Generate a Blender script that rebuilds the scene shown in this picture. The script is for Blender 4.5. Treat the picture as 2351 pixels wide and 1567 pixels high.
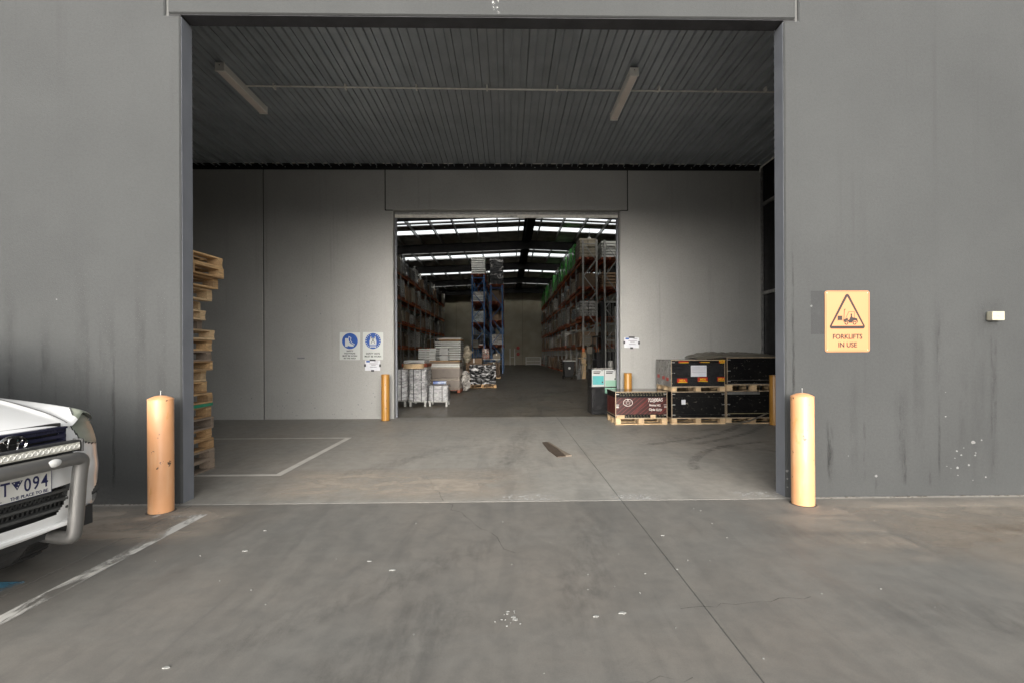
import bpy, bmesh, math, random
from mathutils import Vector, Matrix, noise as mnoise
R = math.radians
PI = math.pi
for o in list(bpy.data.objects):
    bpy.data.objects.remove(o, do_unlink=True)
scene = bpy.context.scene
C = scene.collection
random.seed(7)

# ------------------------------------------------------------ camera, sky, sun, exposure
F_PX = 1100.0
YAW, ROLL, CAM_H = R(1.1), 0.0045, 1.414
cam_d = bpy.data.cameras.new('camera')
cam = bpy.data.objects.new('camera', cam_d)
C.objects.link(cam)
cam_d.sensor_width = 36.0
cam_d.lens = F_PX / 2351 * 36.0
cam_d.shift_x = -(1165 + F_PX * math.tan(YAW) - 1175.5) / 2351
cam_d.shift_y = (812 - 783.5) / 2351
cam_d.clip_start = 0.05
cam_d.clip_end = 2000
cam.matrix_world = (Matrix.Translation((0, 0, CAM_H)) @ Matrix.Rotation(-YAW, 4, 'Z')
                    @ Matrix.Rotation(R(90), 4, 'X') @ Matrix.Rotation(-ROLL, 4, 'Z'))
scene.camera = cam

SUN_EL, SUN_AZ = R(13), R(183)      # soft overcast light from behind the camera
world = bpy.data.worlds.new('World')
scene.world = world
world.use_nodes = True
wn = world.node_tree.nodes
wl = world.node_tree.links
bg = wn['Background']
sky = wn.new('ShaderNodeTexSky')
sky.sky_type = 'NISHITA'
sky.sun_disc = False
sky.sun_elevation = SUN_EL
sky.sun_rotation = SUN_AZ
sky.air_density = 1.0
sky.dust_density = 4.0
sky.ozone_density = 1.0
hs = wn.new('ShaderNodeHueSaturation')
hs.inputs['Saturation'].default_value = 0.22      # overcast: the cloud cover evens the colour out
wl.new(sky.outputs[0], hs.inputs['Color'])
wl.new(hs.outputs[0], bg.inputs['Color'])
bg.inputs['Strength'].default_value = 0.15

sun_d = bpy.data.lights.new('sun', 'SUN')
sun_d.energy = 1.5
sun_d.angle = R(90)
sun_d.color = (1.0, 0.98, 0.95)
sun = bpy.data.objects.new('sun', sun_d)
C.objects.link(sun)
sdir = Vector((math.sin(SUN_AZ) * math.cos(SUN_EL), math.cos(SUN_AZ) * math.cos(SUN_EL), math.sin(SUN_EL)))
sun.rotation_euler = (-sdir).to_track_quat('-Z', 'Y').to_euler()

scene.view_settings.view_transform = 'Standard'
scene.view_settings.look = 'None'
scene.view_settings.gamma = 1.0
scene.view_settings.use_curve_mapping = False
scene.view_settings.exposure = 1.48
scene.render.engine = 'CYCLES'
scene.cycles.max_bounces = 8
scene.cycles.diffuse_bounces = 5
scene.cycles.transparent_max_bounces = 16

# ------------------------------------------------------------ helpers: materials
class N:
    def __init__(s, name):
        s.m = bpy.data.materials.new(name)
        s.m.use_nodes = True
        s.t = s.m.node_tree
        s.p = s.t.nodes['Principled BSDF']
        s.out = s.t.nodes['Material Output']
    def n(s, typ, **kw):
        nd = s.t.nodes.new('ShaderNode' + typ)
        for k, v in kw.items():
            setattr(nd, k, v)
        return nd
    def l(s, a, b):
        s.t.links.new(a, b)
    def coord(s, scale=(1, 1, 1), rnd=False, kind='Object', rot=(0, 0, 0), loc=(0, 0, 0)):
        tc = s.n('TexCoord')
        mp = s.n('Mapping')
        mp.inputs['Scale'].default_value = scale
        mp.inputs['Rotation'].default_value = rot
        mp.inputs['Location'].default_value = loc
        src = tc.outputs[kind]
        if rnd:
            oi = s.n('ObjectInfo')
            mu = s.n('Math', operation='MULTIPLY')
            mu.inputs[1].default_value = 57.0
            s.l(oi.outputs['Random'], mu.inputs[0])
            ad = s.n('VectorMath', operation='ADD')
            s.l(src, ad.inputs[0])
            s.l(mu.outputs[0], ad.inputs[1])
            src = ad.outputs[0]
        s.l(src, mp.inputs['Vector'])
        return mp.outputs[0]
    def noise(s, vec, scale, detail=4, rough=.55, dist=0):
        nz = s.n('TexNoise')
        nz.inputs['Scale'].default_value = scale
        nz.inputs['Detail'].default_value = detail
        nz.inputs['Roughness'].default_value = rough
        nz.inputs['Distortion'].default_value = dist
        s.l(vec, nz.inputs['Vector'])
        return nz.outputs['Fac']
    def ramp(s, fac, stops):
        r = s.n('ValToRGB')
        e = r.color_ramp.elements
        while len(e) < len(stops):
            e.new(.5)
        for i, (p, c) in enumerate(stops):
            e[i].position = p
            e[i].color = (c, c, c, 1) if isinstance(c, (int, float)) else (*c, 1)
        s.l(fac, r.inputs[0])
        return r.outputs[0]
    def mix(s, fac, a, b, mode='MIX'):
        m = s.n('MixRGB', blend_type=mode)
        for sock, v in ((m.inputs[0], fac), (m.inputs[1], a), (m.inputs[2], b)):
            if isinstance(v, (int, float)):
                sock.default_value = v if sock.type == 'VALUE' else (v, v, v, 1)
            elif isinstance(v, tuple):
                sock.default_value = (*v, 1)
            else:
                s.l(v, sock)
        return m.outputs[0]
    def math(s, op, a, b=None):
        m = s.n('Math', operation=op)
        for sock, v in ((m.inputs[0], a), (m.inputs[1], b)):
            if v is None:
                continue
            if isinstance(v, (int, float)):
                sock.default_value = v
            else:
                s.l(v, sock)
        return m.outputs[0]
    def col(s, v):
        if isinstance(v, tuple):
            s.p.inputs['Base Color'].default_value = (*v, 1)
        else:
            s.l(v, s.p.inputs['Base Color'])
    def bump(s, h, strength=.2, dist=.01):
        b = s.n('Bump')
        b.inputs['Strength'].default_value = strength
        b.inputs['Distance'].default_value = dist
        s.l(h, b.inputs['Height'])
        s.l(b.outputs[0], s.p.inputs['Normal'])
    def set(s, **kw):
        for k, v in kw.items():
            i = s.p.inputs[k.replace('_', ' ')]
            if isinstance(v, (int, float)):
                i.default_value = v
            elif isinstance(v, tuple):
                i.default_value = (*v, 1)
            else:
                s.l(v, i)

def simple(name, c, c2=None, rough=.6, metal=0, scale=8, bump=0, bscale=80, stretch=(1, 1, 1), rnd=False, rand_dark=0, coat=0, lo=.35, hi=.65):
    k = N(name)
    v = k.coord(stretch, rnd)
    c2 = c2 or tuple(x * .78 for x in c)
    nz = k.noise(v, scale, 5)
    cc = k.mix(k.ramp(nz, [(lo, 0.0), (hi, 1.0)]), c, c2)
    if rand_dark:
        oi = k.n('ObjectInfo')
        cc = k.mix(1.0, cc, k.ramp(oi.outputs['Random'], [(0, 1 - rand_dark), (1, 1.0)]), 'MULTIPLY')
    k.col(cc)
    k.set(Roughness=k.ramp(nz, [(.3, max(rough - .08, .02)), (.7, min(rough + .08, 1))]), Metallic=metal)
    if coat:
        k.set(Coat_Weight=coat)
    if bump:
        k.bump(k.noise(v, bscale, 3), bump, .004)
    return k.m

def wall_paint(name, c1, c2, streak=.35, seed=0.0):
    k = N(name)
    v = k.coord((1, 1, 1), loc=(seed, seed, 0))
    big = k.noise(v, .55, 8, .6)
    c = k.mix(k.ramp(big, [(.35, 0.0), (.68, 1.0)]), c1, c2)
    fine = k.noise(v, 45, 3)
    c = k.mix(k.ramp(fine, [(.3, .10), (.6, 0.0)]), c, 0.0)
    # rain runs: narrow vertical stains, broken up along their length
    sv = k.coord((5.5, 5.5, .12), loc=(seed, seed, .3))
    st = k.ramp(k.noise(sv, 2.0, 5, .6, .15), [(.56, 0.0), (.74, 1.0)])
    sv2 = k.coord((1.1, 1.1, .55), loc=(seed + 3, seed, 0))
    st2 = k.ramp(k.noise(sv2, 1.2, 3), [(.42, 0.0), (.62, 1.0)])
    c = k.mix(k.math('MULTIPLY', k.math('MULTIPLY', st, st2), streak), c, (.03, .03, .03))
    k.col(c)
    k.set(Roughness=.72, Specular_IOR_Level=.3)
    k.bump(k.noise(k.coord((1, 1, 1.6)), 120, 3), .35, .004)
    return k.m

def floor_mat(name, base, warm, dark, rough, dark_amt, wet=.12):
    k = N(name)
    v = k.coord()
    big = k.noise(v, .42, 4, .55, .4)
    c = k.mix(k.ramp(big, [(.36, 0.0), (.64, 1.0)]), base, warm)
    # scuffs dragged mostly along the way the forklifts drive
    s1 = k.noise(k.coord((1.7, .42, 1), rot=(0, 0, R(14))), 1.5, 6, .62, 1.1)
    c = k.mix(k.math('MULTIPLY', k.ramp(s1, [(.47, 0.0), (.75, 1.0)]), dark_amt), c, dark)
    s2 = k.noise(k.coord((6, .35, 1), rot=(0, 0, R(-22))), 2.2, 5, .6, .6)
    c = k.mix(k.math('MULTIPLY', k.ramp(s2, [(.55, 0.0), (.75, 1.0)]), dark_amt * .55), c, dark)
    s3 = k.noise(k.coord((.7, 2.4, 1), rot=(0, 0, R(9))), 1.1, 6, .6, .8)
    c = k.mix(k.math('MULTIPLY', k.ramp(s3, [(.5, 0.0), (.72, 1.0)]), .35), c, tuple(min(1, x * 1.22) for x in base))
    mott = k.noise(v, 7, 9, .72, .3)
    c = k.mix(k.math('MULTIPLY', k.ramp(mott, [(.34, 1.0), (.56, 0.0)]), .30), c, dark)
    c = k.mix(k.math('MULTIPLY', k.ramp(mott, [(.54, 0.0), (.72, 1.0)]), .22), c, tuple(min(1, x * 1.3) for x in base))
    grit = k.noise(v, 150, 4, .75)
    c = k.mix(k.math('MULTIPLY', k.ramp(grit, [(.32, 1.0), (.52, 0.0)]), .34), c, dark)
    k.col(c)
    k.set(Roughness=k.ramp(s1, [(.3, rough + .08), (.75, rough - wet)]), Specular_IOR_Level=.4)
    k.bump(grit, .12, .003)
    return k.m

def wood(name, c1, c2, rnd=True):
    k = N(name)
    v = k.coord((1, 1, 1), rnd)
    g = k.noise(k.coord((2, 14, 14), rnd), 4, 5, .6, .8)
    oi = k.n('ObjectInfo')
    base = k.mix(oi.outputs['Random'], c1, c2)
    c = k.mix(k.ramp(g, [(.35, 0.0), (.7, .55)]), base, tuple(x * .45 for x in c2))
    d = k.noise(v, 3, 3)
    c = k.mix(k.ramp(d, [(.5, 0.0), (.75, .5)]), c, (.10, .085, .07))
    k.col(c)
    k.set(Roughness=.8, Specular_IOR_Level=.2)
    k.bump(g, .3, .004)
    return k.m

def wrap_mat(name, c1, c2, rough=.22, scale=6, bump=.7):
    k = N(name)
    v = k.coord((1, 1, 2.6), True)
    nz = k.noise(v, scale, 5, .65, 1.4)
    c = k.mix(k.ramp(nz, [(.38, 0.0), (.62, 1.0)]), c1, c2)
    oi = k.n('ObjectInfo')
    c = k.mix(1.0, c, k.ramp(oi.outputs['Random'], [(0, .45), (1, 1.0)]), 'MULTIPLY')
    k.col(c)
    k.set(Roughness=rough, Specular_IOR_Level=.6, Coat_Weight=.4)
    k.bump(k.noise(k.coord((1, 1, 3.4), True), scale * 2.2, 4, .6, 1.8), bump, .03)
    return k.m

def decal(name, c, lo=.45, hi=.62, scale=6, stretch=(1, 1, 1), edge=True, strength=.9, rough=.8):
    """a stain with a shape of its own: fades at its rim, broken by noise"""
    k = N(name)
    nz = k.ramp(k.noise(k.coord(stretch, True), scale, 5, .65, .3), [(lo, 0.0), (hi, 1.0)])
    a = k.math('MULTIPLY', nz, strength)
    if edge:
        uv = k.n('TexCoord').outputs['UV']
        sp = k.n('SeparateXYZ')
        k.l(uv, sp.inputs[0])
        for ax in (0, 1):
            t = k.math('MULTIPLY', sp.outputs[ax], k.math('SUBTRACT', 1.0, sp.outputs[ax]))
            a = k.math('MULTIPLY', a, k.ramp(t, [(0.0, 0.0), (.2, 1.0)]))
    k.col(c)
    k.set(Roughness=rough, Alpha=a, Specular_IOR_Level=.2)
    return k.m

MT = {}
# front wall paint darkened, rear wall paint lightened to offset the light; dusty concrete
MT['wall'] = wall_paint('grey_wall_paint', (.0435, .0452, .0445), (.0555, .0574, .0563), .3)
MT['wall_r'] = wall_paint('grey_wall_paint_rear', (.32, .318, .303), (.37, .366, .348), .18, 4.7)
MT['wall_edge'] = simple('blue_grey_edge_paint', (.14, .148, .165), (.16, .168, .186), .65, scale=6, bump=.2, bscale=120)
MT['sealant'] = simple('joint_sealant', (.11, .11, .105), None, .8, scale=12)
MT['sealant_and_shade'] = simple('dark_sealant_and_shade', (.02, .02, .02), None, .8, scale=12)  # real joints, and the painted contact shade round the bollards
MT['floor'] = floor_mat('apron_concrete', (.150, .146, .133), (.192, .174, .150), (.078, .077, .073), .62, .42)
MT['floor_c'] = floor_mat('canopy_concrete', (.275, .266, .24), (.315, .287, .248), (.115, .112, .104), .55, .42)
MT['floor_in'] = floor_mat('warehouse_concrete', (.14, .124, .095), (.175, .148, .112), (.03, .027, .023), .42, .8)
MT['ground'] = simple('ground_dirt', (.06, .058, .054), None, .9, scale=2)
MT['deck'] = simple('dark_steel_deck', (.33, .355, .38), (.42, .45, .475), .4, .4, scale=2.5, bump=.25, bscale=160)
MT['deck_under'] = simple('grey_soffit', (.05, .05, .055), None, .7, scale=5)
MT['black_steel'] = simple('black_steel', (.004, .004, .005), (.007, .007, .008), .5, .2)
MT['galv'] = simple('galvanised_steel', (.42, .42, .41), (.3, .3, .29), .45, .8, scale=14)
MT['screw'] = simple('bright_screw', (.62, .62, .6), None, .35, .7)
MT['cream'] = simple('cream_enamel', (.88, .86, .80), (.84, .81, .74), .4, scale=6)
MT['beige'] = simple('beige_plastic', (.38, .36, .28), (.34, .32, .25), .5, scale=6)
MT['diffuser'] = simple('aged_diffuser', (.80, .72, .65), (.74, .66, .59), .45, scale=4)
MT['pipe'] = simple('pale_conduit', (.85, .83, .76), None, .45)
MT['bol'] = None
MT['white'] = simple('white_enamel', (.66, .66, .64), (.6, .6, .57), .4, scale=6)
MT['paper'] = simple('paper', (.62, .63, .66), (.55, .56, .6), .35, scale=10)
MT['tape'] = simple('black_tape', (.035, .035, .04), None, .4)
MT['ink'] = simple('sign_ink', (.012, .012, .014), None, .5)
MT['brown_ink'] = simple('brown_ink', (.016, .005, .003), None, .5)
MT['sign_y'] = simple('faded_yellow_sign', (.45, .195, .075), (.46, .208, .083), .35, scale=2)
MT['sign_b'] = simple('sign_blue', (.012, .075, .32), None, .35)
MT['sign_w'] = simple('sign_white', (.50, .52, .50), (.45, .47, .45), .35, scale=3)
MT['grey_print'] = simple('grey_print', (.2, .2, .22), None, .5)
MT['line_in'] = simple('worn_grey_line', (.60, .57, .52), (.5, .475, .43), .6, scale=5)
MT['line_worn'] = decal('worn_white_line', (.62, .61, .57), .40, .52, 5, (1.2, .45, 1), False, .85)
MT['blue_mark'] = decal('worn_blue_marking', (.08, .24, .36), .35, .5, 5, (1, 1, 1), False, .9)
MT['efflo'] = decal('white_salt', (.55, .55, .52), .46, .64, 14, (1, 5, 1), False, .55)
MT['spill'] = decal('white_spill', (.7, .7, .68), .54, .62, 30, (1, 1.6, 1), True, .9)
MT['run'] = decal('dark_run', (.013, .013, .013), .42, .74, 9, (2.4, 1, .5), True, .5)
MT['run_soft'] = decal('soft_run', (.03, .03, .03), .38, .85, 5, (1.6, 1, .4), True, .2)
MT['tyre_mark'] = decal('tyre_mark', (.06, .058, .055), .40, .8, 7, (2.2, .8, 1), True, .24)
MT['track'] = decal('tyre_track', (.045, .044, .042), .36, .72, 9, (1.4, 1.4, 1), True, .34)
MT['dust'] = decal('tan_dust', (.42, .365, .30), .3, .6, 2.2, (1, 1.6, 1), True, .75)
MT['crack'] = decal('hairline_crack', (.06, .057, .052), .3, .6, 8, (1, 1, 1), False, .45)
MT['patch'] = decal('paint_patch', (.05, .051, .054), .2, .4, 4, (1, 1, 1), False, .22)
MT['chip'] = simple('bare_plaster', (.19, .19, .185), None, .8)
MT['grit'] = simple('dark_grit', (.05, .043, .035), (.1, .085, .065), .9, scale=30)
MT['flake'] = simple('paint_flake', (.32, .32, .30), None, .8)
MT['timber'] = wood('pallet_timber', (.70, .46, .235), (.36, .22, .11))
MT['timber_old'] = wood('weathered_timber', (.40, .31, .23), (.24, .19, .15))
MT['timber_lt'] = wood('pale_timber', (.76, .57, .35), (.60, .42, .24))
MT['offcut'] = wood('dark_offcut', (.10, .075, .055), (.08, .06, .045))
MT['offcut_lt'] = wood('offcut_edge', (.22, .18, .14), (.2, .16, .12))
MT['green_p'] = simple('green_sheet', (.02, .27, .15), None, .5)
MT['red_p'] = simple('red_pallet_paint', (.34, .075, .022), (.24, .05, .016), .6, scale=6, rnd=True)
MT['orange'] = simple('orange_beam', (.72, .19, .045), (.58, .14, .035), .5, scale=4)
MT['blue_r'] = simple('blue_upright', (.025, .11, .28), (.02, .085, .22), .45, scale=4)
MT['grey_r'] = simple('grey_upright', (.34, .34, .32), (.26, .26, .245), .5, .2, scale=4)
MT['carton'] = simple('carton_brown', (.36, .235, .145), (.30, .195, .115), .75, scale=5, rnd=True, rand_dark=.75)
MT['carton_lt'] = simple('carton_pale', (.5, .44, .34), (.42, .37, .28), .75, scale=5, rnd=True, rand_dark=.7)
MT['wrap_w'] = wrap_mat('clear_wrap', (.72, .69, .64), (.22, .205, .185))
MT['wrap_s'] = wrap_mat('silver_wrap', (.86, .86, .86), (.42, .42, .43), .2, 5)
MT['wrap_k'] = wrap_mat('black_wrap', (.004, .004, .005), (.012, .012, .014), .25, 7, 1.0)
MT['wrap_b'] = wrap_mat('brown_wrap', (.50, .35, .23), (.15, .105, .075), .3)
MT['wrap_c'] = wrap_mat('cool_wrap', (.46, .52, .53), (.13, .145, .15), .25)
MT['wrap_g'] = wrap_mat('green_print_wrap', (.07, .80, .05), (.06, .30, .04), .3, 3.4)
MT['board_w'] = simple('white_board', (.78, .78, .75), (.66, .66, .63), .5, scale=3, rnd=True)
MT['tub'] = simple('brown_plastic_tub', (.20, .165, .135), (.17, .14, .115), .5, scale=4)
MT['tub_rim'] = simple('pale_tub_rim', (.36, .31, .25), None, .5)
MT['black_ply'] = None
MT['lam_top'] = simple('brown_laminate', (.09, .06, .045), (.07, .048, .036), .16, scale=3)
MT['edge_ply'] = simple('raw_ply_edge', (.46, .36, .25), (.35, .27, .18), .7, scale=30)
MT['chalk'] = simple('white_marker', (.78, .75, .7), None, .6)
MT['gold_ink'] = simple('faded_gold_ink', (.24, .215, .12), None, .6)
MT['tarp'] = simple('grey_brown_tarp', (.15, .135, .105), (.11, .10, .08), .38, scale=4, bump=.3, bscale=9)
MT['strap'] = simple('webbing_strap', (.13, .115, .09), None, .8)
MT['mea_red'] = simple('label_red', (.42, .022, .012), None, .4)
MT['mea_y'] = simple('label_yellow', (.72, .47, .03), None, .4)
MT['grey_film'] = simple('grey_film', (.20, .195, .18), (.165, .16, .15), .3, scale=5, bump=.4, bscale=8)
MT['teal'] = simple('poster_teal', (.012, .20, .215), (.03, .27, .27), .4, scale=3)
MT['mint'] = simple('poster_mint', (.15, .30, .215), (.18, .33, .25), .4, scale=3)
MT['poster_w'] = simple('poster_white', (.36, .37, .36), (.33, .34, .33), .4, scale=3)
MT['black_pl'] = simple('black_plastic', (.006, .006, .0065), (.010, .010, .0105), .4)
MT['dark_wall'] = simple('bare_tilt_wall', (.36, .33, .255), (.29, .265, .2), .85, scale=.8)
MT['sark'] = simple('foil_sarking', (.3, .29, .26), (.14, .135, .12), .35, .5, scale=1.2)
k = N('dark_roof_steel')
k.col(k.mix(k.ramp(k.noise(k.coord(), 3, 3), [(.4, 0.0), (.6, 1.0)]), (.007, .007, .008), (.011, .011, .011)))
k.set(Roughness=.8, Specular_IOR_Level=.08)
MT['roof_steel'] = k.m
MT['purlin'] = simple('galvanised_purlin', (.2, .2, .19), (.13, .13, .12), .4, .6)
MT['cladding'] = simple('outer_cladding', (.3, .3, .3), None, .6)
MT['red_dot'] = simple('fire_red', (.42, .03, .02), None, .4)
MT['blue_film'] = simple('blue_film', (.04, .09, .3), (.35, .4, .5), .25, scale=9)
MT['print'] = None

k = N('bollard_paint')
v = k.coord((1, 1, 1), True)
c = k.mix(k.ramp(k.noise(v, 3.5, 4), [(.35, 0.0), (.65, 1.0)]), (.68, .35, .17), (.64, .315, .145))
c = k.mix(k.ramp(k.noise(k.coord((1, 1, .16), True), 16, 4), [(.55, 0.0), (.72, .5)]), c, (.72, .45, .26))
sc = k.noise(k.coord((1, 1, .35), True), 12, 5, .7)
c = k.mix(k.ramp(sc, [(.60, 0.0), (.64, .8)]), c, (.58, .29, .09))
c = k.mix(k.ramp(k.noise(k.coord((1, 1, .6), True, loc=(9, 2, 4)), 13, 4, .7), [(.655, 0.0), (.67, 1.0)]), c, (.07, .045, .03))
k.col(c)
k.set(Roughness=.42, Coat_Weight=.1)
MT['bol'] = k.m
k = N('bollard_paint_deep')
c = k.mix(k.ramp(k.noise(k.coord((1, 1, .3), True), 8, 4), [(.35, 0.0), (.65, 1.0)]), (.40, .20, .04), (.35, .165, .03))
c = k.mix(k.ramp(k.noise(k.coord((1, 1, .5), True), 14, 4), [(.68, 0.0), (.71, 1.0)]), c, (.10, .06, .03))
k.col(c)
k.set(Roughness=.3)
MT['bol2'] = k.m

k = N('scuffed_black_ply')
v = k.coord((1, 1, 1), True)
c = k.mix(k.ramp(k.noise(v, 4, 4), [(.4, 0.0), (.7, 1.0)]), (.004, .004, .0045), (.008, .0078, .0075))
c = k.mix(k.ramp(k.noise(k.coord((1, 1, 1.6), True), 13, 5, .75), [(.62, 0.0), (.65, .8)]), c, (.22, .20, .165))
k.col(c)
k.set(Roughness=.55, Specular_IOR_Level=.15)
MT['black_ply'] = k.m

k = N('red_printed_panel')       # dark red ply with slanted print lines and two broad diagonal bands
tc = k.coord((1, 1, 1), rot=(0, R(-50), 0))
wv = k.n('TexWave', wave_type='BANDS', bands_direction='X')
wv.inputs['Scale'].default_value = 5.2
wv.inputs['Distortion'].default_value = .4
k.l(tc, wv.inputs['Vector'])
c = k.mix(k.ramp(wv.outputs['Fac'], [(.86, 0.0), (.95, .8)]), (.034, .0045, .004), (.14, .03, .021))
c = k.mix(k.ramp(k.noise(k.coord((1, 1, 1)), 18, 4), [(.5, 0.0), (.7, .5)]), c, (.02, .004, .004))
k.col(c)
k.set(Roughness=.4)
MT['red_print'] = k.m
MT['red_band'] = simple('red_band', (.11, .014, .010), (.085, .011, .008), .4)

k = N('skylight_sheet')          # ribbed translucent sheeting: the sky shows through it
tr = k.n('BsdfTransparent')
tr.inputs[0].default_value = (.92, .92, .89, 1)
tl = k.n('BsdfTranslucent')
tl.inputs[0].default_value = (.85, .85, .82, 1)
mx = k.n('MixShader')
k.l(k.ramp(k.noise(k.coord((1, 3, 1)), 2.0, 3), [(.3, .1), (.7, .25)]), mx.inputs[0])
k.l(tr.outputs[0], mx.inputs[1])
k.l(tl.outputs[0], mx.inputs[2])
k.l(mx.outputs[0], k.out.inputs[0])
MT['skylight'] = k.m

k = N('printed_box')
c = k.mix(k.ramp(k.noise(k.coord((1, 1, 2)), 9, 4), [(.42, 0.0), (.5, 1.0)]), (.45, .42, .36), (.30, .10, .07))
c = k.mix(k.ramp(k.noise(k.coord((1, 1, 2), loc=(5, 5, 5)), 11, 4), [(.52, 0.0), (.56, 1.0)]), c, (.05, .05, .05))
k.col(c)
MT['print'] = k.m

# car
k = N('car_white')
k.col(k.mix(k.ramp(k.noise(k.coord(), 3, 3), [(.4, 0.0), (.6, 1.0)]), (.82, .82, .81), (.78, .78, .765)))
k.set(Roughness=.28, Coat_Weight=.8, Coat_Roughness=.04)
MT['car'] = k.m
MT['car_navy'] = simple('grille_navy', (.012, .013, .03), (.018, .019, .04), .3)
MT['car_black'] = simple('trim_black', (.018, .018, .018), (.03, .03, .03), .55, scale=20)
MT['car_grey'] = simple('trim_grey', (.07, .07, .068), None, .5, scale=20)
MT['alloy_bar'] = simple('bull_bar_silver', (.27, .265, .255), (.22, .217, .21), .38, .75, scale=5)
MT['chrome'] = simple('chrome', (.7, .7, .7), None, .12, 1.0)
MT['led'] = simple('led_lens', (.55, .54, .47), (.3, .29, .25), .15, scale=30)
MT['led_b'] = simple('led_reflector', (.75, .74, .68), None, .25)
MT['plate'] = simple('number_plate', (.66, .65, .61), (.6, .59, .55), .4, scale=12)
MT['plate_blue'] = simple('plate_blue', (.01, .014, .08), None, .4)
MT['tyre'] = simple('tyre_rubber', (.016, .016, .016), (.024, .023, .022), .8, scale=20)
MT['glass_d'] = simple('tinted_glass', (.012, .014, .015), None, .05)
k = N('headlamp_lens')
c = k.mix(k.ramp(k.noise(k.coord((1, 1, 2)), 5, 2), [(.35, 0.0), (.65, 1.0)]), (.20, .22, .172), (.30, .318, .26))
k.col(c)
k.set(Roughness=.4, Coat_Weight=.12, Coat_Roughness=.08)
MT['lamp_lens'] = k.m
MT['amber'] = simple('amber_lens', (.45, .24, .12), None, .2)

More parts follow.
